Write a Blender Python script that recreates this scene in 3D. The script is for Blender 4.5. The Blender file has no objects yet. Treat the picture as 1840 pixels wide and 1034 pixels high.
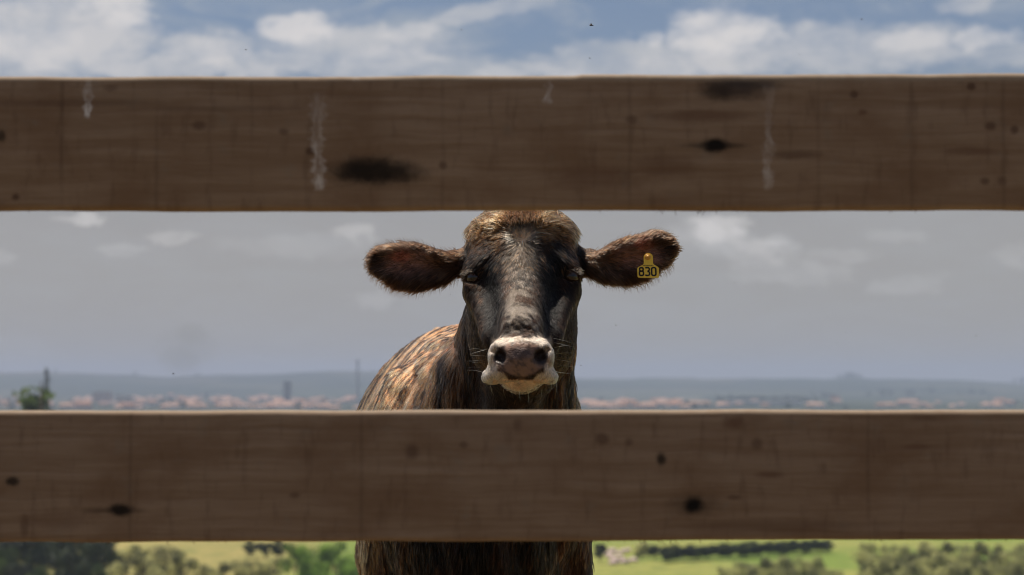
import bpy, math, random
import numpy as np
from mathutils import Vector, Euler, Matrix

rnd = random.Random(7)
rng = np.random.default_rng(11)
scene = bpy.context.scene
COL = scene.collection
R = math.radians

# ------------------------------------------------------------------ camera
EYE = 1.25
PITCH = math.atan((690 - 517) / 4344.4)
cam_d = bpy.data.cameras.new("camera")
cam = bpy.data.objects.new("camera", cam_d)
COL.objects.link(cam)
cam.location = (0, 0, EYE)
cam.rotation_euler = (R(90) + PITCH, 0, 0)
cam_d.lens = 85
cam_d.sensor_width = 36
cam_d.clip_start = 0.05
cam_d.clip_end = 60000
cam_d.dof.use_dof = True
cam_d.dof.focus_distance = 4.84
cam_d.dof.aperture_fstop = 6.5
scene.camera = cam

# ------------------------------------------------------------------ sun
SUN_EL, SUN_AZ = R(72), R(-50)      # azimuth from +Y, negative = towards -X
sv = Vector((math.sin(SUN_AZ) * math.cos(SUN_EL), math.cos(SUN_AZ) * math.cos(SUN_EL), math.sin(SUN_EL)))
sun_d = bpy.data.lights.new("sun", 'SUN')
sun_d.energy = 5.0
sun_d.angle = R(0.5)
sun_d.color = (1.0, 0.92, 0.80)
sun = bpy.data.objects.new("sun", sun_d)
COL.objects.link(sun)
sun.rotation_euler = sv.to_track_quat('Z', 'Y').to_euler()

scene.view_settings.view_transform = 'Standard'
scene.view_settings.look = 'None'
scene.view_settings.exposure = 0.28
scene.view_settings.gamma = 1.0
scene.render.engine = 'CYCLES'
scene.cycles.max_bounces = 8
scene.cycles.diffuse_bounces = 3
scene.cycles.glossy_bounces = 2
scene.cycles.transmission_bounces = 4
scene.cycles.transparent_max_bounces = 8
scene.cycles.volume_bounces = 1
scene.cycles.use_denoising = True
scene.cycles.denoiser = 'OPENIMAGEDENOISE'
scene.cycles.denoising_input_passes = 'RGB_ALBEDO_NORMAL'
scene.cycles.denoising_prefilter = 'ACCURATE'
scene.cycles.pixel_filter_type = 'BLACKMAN_HARRIS'
scene.cycles.filter_width = 1.15
try:
    scene.cycles_curves.shape = 'RIBBONS'
except Exception:
    pass


# ------------------------------------------------------------------ node helper
class NT:
    def __init__(self, tree):
        self.t = tree
        self.n = tree.nodes
        self.l = tree.links

    def new(self, kind, **kw):
        nd = self.n.new(kind)
        for k, v in kw.items():
            setattr(nd, k, v)
        return nd

    def put(self, sock, v):
        if hasattr(v, 'is_linked') or isinstance(v, bpy.types.NodeSocket):
            self.l.new(v, sock)
        elif v is not None:
            sock.default_value = v

    def math(self, op, a, b=None, c=None, clamp=False):
        nd = self.new('ShaderNodeMath', operation=op)
        nd.use_clamp = clamp
        self.put(nd.inputs[0], a)
        if b is not None: self.put(nd.inputs[1], b)
        if c is not None: self.put(nd.inputs[2], c)
        return nd.outputs[0]

    def mix(self, f, a, b, blend='MIX'):
        nd = self.new('ShaderNodeMix', data_type='RGBA', blend_type=blend)
        self.put(nd.inputs[0], f)
        self.put(nd.inputs[6], a)
        self.put(nd.inputs[7], b)
        return nd.outputs[2]

    def ramp(self, f, stops):
        nd = self.new('ShaderNodeValToRGB')
        cr = nd.color_ramp
        while len(cr.elements) > 1: cr.elements.remove(cr.elements[-1])
        cr.elements[0].position = stops[0][0]
        cr.elements[0].color = stops[0][1]
        for p, c in stops[1:]:
            e = cr.elements.new(p)
            e.color = c
        self.put(nd.inputs[0], f)
        return nd.outputs[0]

    def smooth(self, v, a, b, lo=0.0, hi=1.0):
        nd = self.new('ShaderNodeMapRange', interpolation_type='SMOOTHSTEP')
        self.put(nd.inputs[0], v)
        nd.inputs[1].default_value = a
        nd.inputs[2].default_value = b
        nd.inputs[3].default_value = lo
        nd.inputs[4].default_value = hi
        return nd.outputs[0]

    def noise(self, vec, scale, detail=3, rough=0.55, dist=0.0, dims='3D'):
        nd = self.new('ShaderNodeTexNoise', noise_dimensions=dims)
        self.put(nd.inputs['Vector'], vec)
        nd.inputs['Scale'].default_value = scale
        nd.inputs['Detail'].default_value = detail
        nd.inputs['Roughness'].default_value = rough
        nd.inputs['Distortion'].default_value = dist
        return nd.outputs[0]

    def xyz(self, x, y, z):
        nd = self.new('ShaderNodeCombineXYZ')
        self.put(nd.inputs[0], x); self.put(nd.inputs[1], y); self.put(nd.inputs[2], z)
        return nd.outputs[0]

    def sep(self, v):
        nd = self.new('ShaderNodeSeparateXYZ')
        self.put(nd.inputs[0], v)
        return nd.outputs


def C4(r, g, b): return (r, g, b, 1.0)


# ------------------------------------------------------------------ sky
world = bpy.data.worlds.new("World")
scene.world = world
world.use_nodes = True
world.node_tree.nodes.clear()
w = NT(world.node_tree)
sky = w.new('ShaderNodeTexSky', sky_type='NISHITA')
sky.sun_disc = False
sky.sun_elevation = SUN_EL
sky.sun_rotation = SUN_AZ
sky.altitude = 600
sky.air_density = 1.0
sky.dust_density = 1.2
sky.ozone_density = 1.5
gen = w.new('ShaderNodeTexCoord').outputs['Generated']
dx, dy, dz = w.sep(gen)[:3]
# spherical coordinates of the sky, in units of 1/4344 radian (x east of north, y below an offset)
U = w.math('MULTIPLY_ADD', w.math('ARCTAN2', dx, dy), 4344.4, 920.0)
V = w.math('MULTIPLY_ADD', w.math('ARCSINE', dz), -4344.4, 690.0)
uv = w.xyz(w.math('MULTIPLY', U, 0.001), w.math('MULTIPLY', V, 0.0016), 3.3)
wn = w.new('ShaderNodeTexNoise'); w.put(wn.inputs['Vector'], uv)
wn.inputs['Scale'].default_value = 14; wn.inputs['Detail'].default_value = 5
wn.inputs['Roughness'].default_value = 0.6
wr, wg, wb = w.sep(wn.outputs['Color'])[:3]
UU = w.math('ADD', U, w.math('MULTIPLY', w.math('SUBTRACT', wr, 0.5), 150))
VV = w.math('ADD', V, w.math('MULTIPLY', w.math('SUBTRACT', wg, 0.5), 62))
fb = w.noise(uv, 7.5, 7, 0.6, 0.3)
fb2 = w.noise(w.xyz(w.math('MULTIPLY', U, 0.0008), w.math('MULTIPLY', V, 0.003), 9.1), 5, 6, 0.62, 0.6)

fine = w.noise(uv, 26, 6, 0.62, 0.4)


def blob(cx, cy, rx, ry, tilt=0.0):
    a = w.math('MULTIPLY', w.math('SUBTRACT', UU, cx), 1.0 / rx)
    yy = w.math('SUBTRACT', VV, cy)
    if tilt:
        yy = w.math('SUBTRACT', yy, w.math('MULTIPLY', w.math('SUBTRACT', UU, cx), tilt))
    b = w.math('MULTIPLY', yy, 1.0 / ry)
    d = w.math('ADD', w.math('MULTIPLY', a, a), w.math('MULTIPLY', b, b))
    d = w.math('ADD', d, w.math('MULTIPLY', w.math('SUBTRACT', fine, 0.5), 1.0))
    return w.smooth(d, 1.6, 0.15)


def union(lst, wts):
    out = None
    for s, k in zip(lst, wts):
        v = w.math('MULTIPLY', s, k)
        out = v if out is None else w.math('MAXIMUM', out, v)
    return out


soft = [(60, 85, 220, 72, 0, .97), (130, 30, 130, 40, 0, .6), (380, 100, 90, 42, 0, .75), (640, 86, 190, 42, 0, .7), (700, 118, 190, 24, 0, .85), (480, 118, 260, 22, 0, .9),
        (330, 130, 220, 22, 0, .8), (880, 22, 170, 18, -.22, .5), (1090, 106, 150, 24, -.05, .7), (1000, 130, 400, 16, 0, .8),
        (1330, 92, 150, 46, 0, .7), (1480, 95, 110, 50, 0, .75), (1240, 118, 220, 20, 0, .85), (1650, 96, 160, 36, 0, .7), (1735, 18, 60, 18, -.2, .55), (1810, 105, 90, 26, 0, .5),
        (1330, 445, 115, 38, .25, .55), (1425, 490, 105, 24, 0, .32), (1600, 425, 60, 13, 0, .2), (1630, 512, 70, 18, -.2, .24), (1820, 465, 40, 20, 0, .3),
        (230, 456, 46, 11, 0, .32), (10, 465, 30, 12, 0, .3), (670, 536, 40, 12, 0, .25), (540, 445, 160, 20, 0, .2), (1520, 460, 60, 12, 0, .2)]
bright = [(215, 22, 66, 38, 0, .9), (535, 52, 72, 28, 0, 1.), (1300, 62, 98, 44, 0, 1.), (1755, 76, 50, 22, 0, .9), (1165, 78, 22, 18, 0, .6), (1620, 88, 70, 18, 0, .5),
          (740, 62, 60, 18, 0, .5), (155, 402, 38, 12, 0, .6), (308, 430, 42, 14, 0, .42), (640, 422, 42, 13, 0, .42), (1300, 412, 52, 24, .1, .8), (1350, 445, 60, 16, .3, .45),
          (700, 106, 60, 22, 0, .4), (60, 95, 90, 40, 0, .45), (380, 96, 50, 26, 0, .4)]
ms = union([blob(*b[:5]) for b in soft], [b[5] for b in soft])
mb = union([blob(*b[:5]) for b in bright], [b[5] for b in bright])
tex = w.smooth(fb, 0.30, 0.62, 0.45, 1.12)
ms = w.math('MULTIPLY', ms, tex, clamp=True)
mb = w.math('MULTIPLY', mb, tex, clamp=True)
base = w.mix(1.0, sky.outputs[0], C4(0.47, 0.49, 0.56), 'MULTIPLY')
# a high thin grey layer that thickens towards the horizon
lay = w.smooth(w.math('ADD', V, w.math('MULTIPLY', w.math('SUBTRACT', fb2, 0.5), 200)), 20, 430, 0.14, 1.0)
laycol = w.mix(fb2, C4(2.82, 2.66, 2.64), C4(3.06, 2.90, 2.88))
c1 = w.mix(w.math('MULTIPLY', lay, 0.90), base, laycol)
wisp = w.math('MULTIPLY', w.smooth(fb2, 0.40, 0.70), w.smooth(V, 150, 420, 0.62, 0.12))
c1 = w.mix(wisp, c1, C4(3.3, 3.6, 4.0))
c2 = w.mix(w.math('MULTIPLY', ms, 0.92), c1, C4(5.0, 4.9, 5.0))
c3 = w.mix(w.math('MULTIPLY', mb, 0.8), c2, C4(6.0, 5.75, 5.7))
bg = w.new('ShaderNodeBackground')
w.put(bg.inputs[0], c3)
bg.inputs[1].default_value = 0.10
wo = w.new('ShaderNodeOutputWorld')
w.l.new(bg.outputs[0], wo.inputs[0])


# ------------------------------------------------------------------ generic helpers
def W(px, py, Y):
    """point of the place seen at photo coordinates (px,py) and depth Y"""
    u = (px - 920) / 4344.4
    v = -(py - 517) / 4344.4
    cp, sp = math.cos(PITCH), math.sin(PITCH)
    t = Y / (cp - v * sp)
    return np.array([u * t, Y, EYE + (sp + v * cp) * t])


def tag(o, label=None, cat=None, group=None, kind=None):
    if label: o['label'] = label
    if cat: o['category'] = cat
    if group: o['group'] = group
    if kind: o['kind'] = kind
    return o


def empty(name, loc, label=None, cat=None, group=None, rz=0.0):
    o = bpy.data.objects.new(name, None)
    COL.objects.link(o)
    o.location = loc
    o.rotation_euler = (0, 0, rz)
    o.empty_display_size = 0.2
    return tag(o, label, cat, group)


def mesh_obj(name, verts, faces, mat=None, parent=None, smooth=False):
    me = bpy.data.meshes.new(name)
    if isinstance(faces, np.ndarray):
        nf, k = faces.shape
        me.vertices.add(len(verts))
        me.vertices.foreach_set('co', np.asarray(verts, np.float32).ravel())
        me.loops.add(nf * k)
        me.loops.foreach_set('vertex_index', faces.astype(np.int32).ravel())
        me.polygons.add(nf)
        me.polygons.foreach_set('loop_start', np.arange(0, nf * k, k, dtype=np.int32))
        me.update(calc_edges=True)
    else:
        me.from_pydata([tuple(v) for v in verts], [], faces)
        me.update()
    if smooth:
        me.polygons.foreach_set('use_smooth', [True] * len(me.polygons))
    if mat: me.materials.append(mat)
    o = bpy.data.objects.new(name, me)
    COL.objects.link(o)
    if parent: o.parent = parent
    return o


def material(name):
    m = bpy.data.materials.new(name)
    m.use_nodes = True
    m.node_tree.nodes.clear()
    t = NT(m.node_tree)
    out = t.new('ShaderNodeOutputMaterial')
    b = t.new('ShaderNodeBsdfPrincipled')
    t.l.new(b.outputs[0], out.inputs[0])
    return m, t, b, out


def simple(name, col, rough=0.8, var=0.25, scale=3.0, spec=0.3):
    m, t, b, _ = material(name)
    co = t.new('ShaderNodeTexCoord').outputs['Object']
    n = t.noise(co, scale, 4)
    lo = tuple(c * (1 - var) for c in col)
    hi = tuple(min(1, c * (1 + var)) for c in col)
    t.put(b.inputs['Base Color'], t.mix(n, C4(*lo), C4(*hi)))
    b.inputs['Roughness'].default_value = rough
    b.inputs['Specular IOR Level'].default_value = spec
    return m


# numpy value noise
_T = rng.random((64, 64, 64)).astype(np.float32)


def vnoise(p, scale=(1, 1, 1), off=0.0):
    q = np.asarray(p, np.float64) * np.asarray(scale) + off + 1000.0
    i = np.floor(q).astype(np.int64)
    f = q - i
    f = f * f * (3 - 2 * f)
    r = 0
    for a in (0, 1):
        wa = f[:, 0] if a else 1 - f[:, 0]
        for b in (0, 1):
            wb_ = f[:, 1] if b else 1 - f[:, 1]
            for c in (0, 1):
                wc = f[:, 2] if c else 1 - f[:, 2]
                r = r + wa * wb_ * wc * _T[(i[:, 0] + a) % 64, (i[:, 1] + b) % 64, (i[:, 2] + c) % 64]
    return r


def fbm(p, scale, oct=3, off=0.0):
    s = np.asarray(scale, float) * np.ones(3)
    r, a, tot = 0, 1.0, 0
    for k in range(oct):
        r = r + a * vnoise(p, s, off + 7.3 * k)
        tot += a
        a *= 0.5
        s = s * 2.1
    return r / tot


def sstep(x, a, b):
    t = np.clip((x - a) / (b - a), 0, 1)
    return t * t * (3 - 2 * t)


# ------------------------------------------------------------------ terrain
HX = [-600, 0, 100, 200, 300, 400, 500, 560, 620, 700, 850, 1040, 1120, 1200, 1320, 1420, 1480, 1525, 1560, 1640, 1700, 1770, 1840, 2400]
HY = [660, 672, 671, 674, 679, 675, 673, 669, 667, 670, 676, 680, 681, 680, 681, 681, 682, 679, 682, 683, 684, 688, 692, 688]


def hill_elev(px):
    return (690 - np.interp(px, HX, HY)) / 4344.4


def ground_h(x, y):
    x = np.asarray(x, float); y = np.asarray(y, float)
    r = np.hypot(x, y)
    th = np.arctan2(x, y)
    front = sstep(np.cos(th), -0.35, 0.5)
    d = np.maximum(r - 9.5, 0)
    valley = -42.0 * (1 - np.exp(-(d / 150.0) ** 1.15)) * front
    p = np.stack([x, y, 0 * x], -1).reshape(-1, 3)
    und = (fbm(p, 1 / 260.0, 3, 3.1).reshape(x.shape) - 0.5) * 5.0 * sstep(r, 120, 420)
    px = 920 + th * 4344.4
    top = hill_elev(px) * 10500 + EYE
    bump = (fbm(p, 1 / 160.0, 3, 9.7).reshape(x.shape) - 0.5)
    rise = sstep(r, 6900, 10400)
    z = valley + und + rise * (top + 42.0) + bump * 14 * sstep(r, 7200, 9300)
    z = np.where(r > 10500, z - (r - 10500) * 0.02, z)
    return z


az = np.concatenate([np.linspace(-180, -17, 90, endpoint=False), np.linspace(-17, 17, 900, endpoint=False), np.linspace(17, 180, 90, endpoint=False)])
az = np.radians(az)
rad = np.concatenate([[0.0], np.geomspace(0.6, 40, 26), np.geomspace(44, 1500, 60), np.geomspace(1560, 6800, 30), np.linspace(6950, 10500, 42), np.geomspace(10650, 15000, 8)])
AZ, RD = np.meshgrid(az, rad)
gx, gy = np.sin(AZ) * RD, np.cos(AZ) * RD
gz = ground_h(gx, gy)
gv = np.stack([gx, gy, gz], -1).reshape(-1, 3)
nr, na = RD.shape
ii, jj = np.meshgrid(np.arange(nr - 1), np.arange(na), indexing='ij')
jn = (jj + 1) % na
gf = np.stack([ii * na + jj, ii * na + jn, (ii + 1) * na + jn, (ii + 1) * na + jj], -1).reshape(-1, 4)

gm, t, b, _ = material('pasture_and_fields')
pos = t.new('ShaderNodeNewGeometry').outputs['Position']
px_, py_, pz_ = t.sep(pos)[:3]
rr = t.math('SQRT', t.math('ADD', t.math('MULTIPLY', px_, px_), t.math('MULTIPLY', py_, py_)))
near = t.mix(t.smooth(t.noise(pos, 3.5, 6), .35, .65), C4(.11, .09, .045), C4(.18, .135, .075))
n1 = t.noise(pos, 0.012, 4, .6)
n2 = t.noise(pos, 0.05, 4, .6)
mead = t.mix(t.smooth(n1, .40, .60), C4(.120, .190, .028), C4(.245, .245, .065))
mead = t.mix(t.smooth(n2, .60, .76), mead, C4(.27, .20, .11))
mead = t.mix(t.math('MULTIPLY', t.smooth(px_, -40, -62), .75), mead, C4(.31, .235, .095))
mead = t.mix(t.math('MULTIPLY', t.smooth(t.noise(pos, 0.22, 6), .4, .65), .5), mead, C4(.08, .12, .03))
vor = t.new('ShaderNodeTexVoronoi'); t.put(vor.inputs['Vector'], pos); vor.inputs['Scale'].default_value = 0.0016
fieldc = t.ramp(t.sep(vor.outputs['Color'])[0], [(0, C4(.028, .038, .030)), (.3, C4(.04, .052, .036)), (.5, C4(.065, .070, .05)), (.7, C4(.022, .030, .024)), (1, C4(.10, .095, .07))])
fieldc = t.mix(t.smooth(t.noise(pos, 0.0022, 5, .6), .50, .60), fieldc, C4(.030, .040, .030))
c = t.mix(t.smooth(rr, 25, 90), near, mead)
c = t.mix(t.smooth(rr, 1200, 2500), c, fieldc)
t.put(b.inputs['Base Color'], c)
b.inputs['Roughness'].default_value = 0.95
b.inputs['Specular IOR Level'].default_value = 0.1
bp = t.new('ShaderNodeBump'); t.put(bp.inputs['Height'], t.noise(pos, 9, 5)); bp.inputs['Strength'].default_value = .5; bp.inputs['Distance'].default_value = .05
t.put(b.inputs['Normal'], bp.outputs[0])
tag(mesh_obj('ground', gv, gf, gm, smooth=True), kind='structure')


def gh(x, y): return float(ground_h(np.array([x]), np.array([y]))[0])


def on_ground(px, Y):
    """ground point in the direction of photo column px at depth Y"""
    x = (px - 920) / 4344.4 * Y
    return Vector((x, Y, gh(x, Y)))


# ------------------------------------------------------------------ wooden rails
def wood_material(name, seed, knots, streaks, slits):
    """coordinates are the rail's own x (along) and z (across), metres"""
    m, t, b, _ = material(name)
    co = t.new('ShaderNodeTexCoord').outputs['Object']
    x, y, z = t.sep(co)[:3]
    wob = t.noise(t.xyz(t.math('MULTIPLY', x, 1.3), seed, t.math('MULTIPLY', z, 4)), 4, 3)
    zz = t.math('ADD', z, t.math('MULTIPLY', t.math('SUBTRACT', wob, .5), .02))
    g1 = t.noise(t.xyz(t.math('MULTIPLY', x, 3.0), seed + y_off, t.math('MULTIPLY', zz, 75)), 1.0, 7, .7)
    g2 = t.noise(t.xyz(t.math('MULTIPLY', x, 7.0), seed + 5, t.math('MULTIPLY', z, 12)), 1.0, 4, .6)
    g3 = t.noise(t.xyz(t.math('MULTIPLY', x, 60), seed + 9, t.math('MULTIPLY', z, 14)), 1.0, 3, .6)
    c = t.mix(t.smooth(g1, .28, .72), C4(.196, .122, .074), C4(.282, .196, .136))
    c = t.mix(t.math('MULTIPLY', t.smooth(g2, .42, .72), .75), c, C4(.172, .100, .058))
    c = t.mix(t.math('MULTIPLY', t.smooth(g3, .52, .72), .30), c, C4(.085, .046, .028))
    dirt = t.noise(t.xyz(t.math('MULTIPLY', x, 22), seed + 2, t.math('MULTIPLY', z, 22)), 1, 4, .7)
    c = t.mix(t.math('MULTIPLY', t.smooth(dirt, .55, .75), .35), c, C4(.20, .165, .13))
    for sx in slits:
        d = t.math('ABSOLUTE', t.math('SUBTRACT', t.math('ADD', x, t.math('MULTIPLY', t.math('SUBTRACT', g2, .5), .004)), sx))
        c = t.mix(t.math('MULTIPLY', t.smooth(d, .0045, .0004), t.smooth(g2, .3, .7, .04, .30)), c, C4(.075, .045, .03))
    kn = t.noise(t.xyz(t.math('MULTIPLY', x, 45), seed + 3, t.math('MULTIPLY', z, 60)), 1, 3, .7)
    for (kx, kz, rx, rz, k, col) in knots:
        a = t.math('MULTIPLY', t.math('SUBTRACT', x, kx), 1 / rx)
        q = t.math('MULTIPLY', t.math('SUBTRACT', z, kz), 1 / rz)
        d = t.math('SQRT', t.math('ADD', t.math('MULTIPLY', a, a), t.math('MULTIPLY', q, q)))
        d = t.math('ADD', d, t.math('MULTIPLY', t.math('SUBTRACT', kn, .5), .9))
        c = t.mix(t.math('MULTIPLY', t.smooth(d, 1.35, .35), k), c, C4(*col))
    sn = t.noise(t.xyz(t.math('MULTIPLY', x, 90), seed + 4, t.math('MULTIPLY', z, 35)), 1, 4, .7)
    for (sx, z0, z1, wd, k) in streaks:      # z0 top, z1 bottom
        d = t.math('ABSOLUTE', t.math('SUBTRACT', t.math('ADD', x, t.math('MULTIPLY', t.math('SUBTRACT', t.noise(t.xyz(seed, sx, t.math('MULTIPLY', z, 30)), 1, 2), .5), .014)), sx))
        wv = t.noise(t.xyz(seed + sx * 7, 0.0, t.math('MULTIPLY', z, 70)), 1, 3, .6)
        wz = t.math('MULTIPLY', t.smooth(wv, .3, .7, .35, 1.3), wd)
        ma = t.math('SUBTRACT', 1.0, t.smooth(t.math('DIVIDE', d, wz), .35, 1.0))
        mz = t.math('MULTIPLY', t.smooth(z, z1 - .003, z1 + .006), t.smooth(z, z0 + .004, z0 - .01))
        grow = t.smooth(z, z0, z1, .25, 1.0)
        mm = t.math('MULTIPLY', t.math('MULTIPLY', ma, mz), t.math('MULTIPLY', grow, t.smooth(sn, .35, .65, .12, 1)))
        c = t.mix(t.math('MULTIPLY', mm, k), c, C4(.74, .70, .68))
    # upper arris lightened: its sunlit highlight is painted into the colour
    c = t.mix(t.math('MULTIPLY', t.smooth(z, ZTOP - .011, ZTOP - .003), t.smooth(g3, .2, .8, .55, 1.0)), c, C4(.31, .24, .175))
    t.put(b.inputs['Base Color'], c)
    b.inputs['Roughness'].default_value = .85
    b.inputs['Specular IOR Level'].default_value = .2
    bp = t.new('ShaderNodeBump')
    t.put(bp.inputs['Height'], g1)
    bp.inputs['Strength'].default_value = .6; bp.inputs['Distance'].default_value = .002
    t.put(b.inputs['Normal'], bp.outputs[0])
    return m


y_off = 1.7
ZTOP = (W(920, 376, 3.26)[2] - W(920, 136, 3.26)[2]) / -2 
RY = 3.26                      # depth of the rails' near face
RK = RY / 4344.4


def rail(name, top_px, bot_px, mat, parent, seed, label=None, thick=.048, zc=None, hh=None, ext=2.4):
    """a sawn plank; its edges wander a little as in the photo. top/bottom given as photo rows at left and right"""
    zl = [W(0, p, RY)[2] for p in (top_px[0], bot_px[0])]
    zr = [W(1840, p, RY)[2] for p in (top_px[1], bot_px[1])]
    zc0 = (zl[0] + zl[1] + zr[0] + zr[1]) / 4
    n = 480
    xs = np.linspace(-ext, ext, n)
    k = (xs / RK + 920) / 1840
    top = zl[0] + (zr[0] - zl[0]) * k - zc0
    bot = zl[1] + (zr[1] - zl[1]) * k - zc0
    P = np.stack([xs, 0 * xs, 0 * xs], -1)
    top += (fbm(P, 9, 4, seed) - .5) * .0035
    bot += (fbm(P, 11, 4, seed + 3) - .5) * .0035
    if name == 'top':
        top += np.where(xs > .092, .0016, 0)
    # rounded section, counterclockwise, in (y, z-fraction)
    r = .0075
    arc = [(r - r * math.cos(a), r - r * math.sin(a)) for a in np.linspace(0, math.pi / 2, 5)]
    sec = []
    for (u, v) in arc: sec.append((u, 't', v))                    # near top, (y, drop)
    for (u, v) in reversed(arc): sec.append((thick - u, 't', v))
    for (u, v) in arc: sec.append((thick - u, 'b', v))
    for (u, v) in reversed(arc): sec.append((u, 'b', v))
    m = len(sec)
    V_ = np.zeros((n, m, 3))
    for j, (yy, s, v) in enumerate(sec):
        V_[:, j, 0] = xs
        V_[:, j, 1] = yy
        V_[:, j, 2] = (top - v) if s == 't' else (bot + v)
    i, j = np.meshgrid(np.arange(n - 1), np.arange(m), indexing='ij')
    jn = (j + 1) % m
    F = np.stack([i * m + j, i * m + jn, (i + 1) * m + jn, (i + 1) * m + j], -1).reshape(-1, 4)
    faces = [tuple(f) for f in F.tolist()] + [tuple(range(m)), tuple(reversed(range((n - 1) * m, n * m)))]
    verts = V_.reshape(-1, 3).tolist()
    # torn fibres hanging from the sawn lower edge
    fr = random.Random(seed)
    for q in range(46):
        fx = fr.uniform(-.72, .72) if q > 8 else fr.uniform(.17, .3)
        L = fr.uniform(.002, .006) if q > 8 else fr.uniform(.006, .011)
        zb = float(np.interp(fx, xs, bot))
        s = fr.uniform(-1, 1) * L * 1.6
        yb = fr.uniform(.004, .02)
        a = len(verts)
        verts += [(fx - .0007, yb, zb + .001), (fx + .0007, yb, zb + .001), (fx, yb + .0008, zb + .001), (fx - s, yb, zb - L)]
        faces += [(a, a + 1, a + 3), (a + 1, a + 2, a + 3), (a + 2, a, a + 3)]
    o = mesh_obj('rail', verts, faces, mat, parent)
    me = o.data
    sm = [len(p.vertices) == 4 for p in me.polygons]
    me.polygons.foreach_set('use_smooth', sm)
    o.location = (0, RY, zc0)
    if label: o['label'] = label
    return o, zc0


def rp(px, py, zc0):      # photo point -> rail-local (x, z)
    p = W(px, py, RY)
    return p[0], p[2] - zc0


def rail_spec(top, bot):
    return (W(0, top[0], RY)[2] + W(0, bot[0], RY)[2] + W(1840, top[1], RY)[2] + W(1840, bot[1], RY)[2]) / 4


DK = (.012, .008, .006); BR = (.075, .038, .024); RB = (.10, .045, .026)
fence = empty('wooden_fence', (0, RY, 0), 'brown wooden plank fence crossing the whole view in front of the cow', 'fence')
zc1 = rail_spec((137, 134), (377, 375))
kn1 = [(668, 308, 75, 27, .93, DK), (640, 306, 42, 22, .5, DK), (720, 312, 50, 20, .5, DK), (1285, 262, 26, 15, 1, (.004, .003, .003)), (1285, 262, 60, 7, .6, DK),
       (1320, 158, 62, 24, .75, (.03, .022, .022)), (1290, 165, 30, 18, .5, DK), (1355, 150, 60, 12, .5, (.035, .03, .03)), (1255, 208, 90, 12, .5, RB), (557, 272, 9, 9, .8, BR), (28, 354, 8, 7, .8, BR), (357, 226, 13, 9, .6, BR),
       (2, 245, 9, 12, .7, DK), (1745, 156, 9, 8, .8, BR), (1535, 170, 8, 8, .7, BR), (1780, 227, 11, 8, .7, BR), (1823, 234, 8, 8, .7, BR),
       (1550, 202, 9, 6, .6, RB), (1430, 278, 50, 9, .5, BR), (1800, 325, 9, 9, .5, BR), (1742, 272, 50, 8, .45, RB), (510, 237, 10, 7, .5, BR), (1135, 215, 10, 9, .5, BR),
       (796, 297, 8, 8, .6, BR), (1770, 326, 9, 7, .6, BR), (1200, 300, 60, 20, .35, RB), (1060, 320, 80, 24, .4, RB), (200, 158, 14, 8, .4, BR), (130, 186, 190, 7, .3, BR), (400, 196, 180, 6, .3, BR)]
kn1 = [(*rp(a, b_, zc1), c_ * RK, d * RK, e, f_) for (a, b_, c_, d, e, f_) in kn1]
st1 = [(156, 137, 212, 12, .85), (572, 165, 342, 19, .6), (985, 137, 186, 13, .5), (1381, 150, 342, 15, .36), (641, 130, 146, 10, .6)]
st1 = [(rp(a, 200, zc1)[0], rp(0, y0, zc1)[1], rp(0, y1, zc1)[1], wd * RK, k) for (a, y0, y1, wd, k) in st1]
sl1 = [rp(a, 200, zc1)[0] for a in (112, 282, 452, 795, 1131, 1470, 1638, 1803)]
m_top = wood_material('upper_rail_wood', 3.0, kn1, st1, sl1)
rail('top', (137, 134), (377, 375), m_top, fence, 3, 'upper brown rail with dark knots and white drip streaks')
zc2 = rail_spec((739, 737), (975, 971))
kn2 = [(217, 917, 22, 13, .95, DK), (205, 918, 60, 6, .4, DK), (1247, 908, 19, 15, 1, (.004, .003, .003)), (1247, 908, 48, 22, .35, DK), (740, 812, 14, 14, .6, BR),
       (1188, 825, 10, 12, .85, DK), (22, 865, 13, 9, .85, DK), (1320, 760, 20, 12, .6, RB), (1082, 789, 14, 12, .6, BR), (1130, 795, 8, 8, .5, BR), (1360, 798, 11, 12, .55, BR),
       (1383, 853, 26, 7, .6, RB), (44, 945, 9, 22, .5, BR), (833, 800, 8, 7, .5, BR), (1320, 894, 14, 5, .5, BR), (1650, 803, 26, 6, .4, RB), (1665, 752, 30, 6, .4, RB),
       (530, 890, 10, 6, .5, BR), (1400, 945, 200, 12, .3, BR), (100, 935, 60, 20, .3, RB), (1480, 842, 7, 12, .3, BR), (930, 765, 9, 12, .4, BR)]
kn2 = [(*rp(a, b_, zc2), c_ * RK, d * RK, e, f_) for (a, b_, c_, d, e, f_) in kn2]
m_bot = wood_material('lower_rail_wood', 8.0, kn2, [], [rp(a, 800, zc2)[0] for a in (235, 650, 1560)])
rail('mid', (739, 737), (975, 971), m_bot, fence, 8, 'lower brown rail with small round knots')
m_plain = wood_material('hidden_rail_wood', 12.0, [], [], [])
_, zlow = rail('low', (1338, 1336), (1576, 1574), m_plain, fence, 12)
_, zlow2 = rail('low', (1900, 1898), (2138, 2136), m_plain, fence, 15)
for o in fence.children:          # rails are placed in the fence's frame
    o.location = (0, 0, o.location.z)
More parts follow.
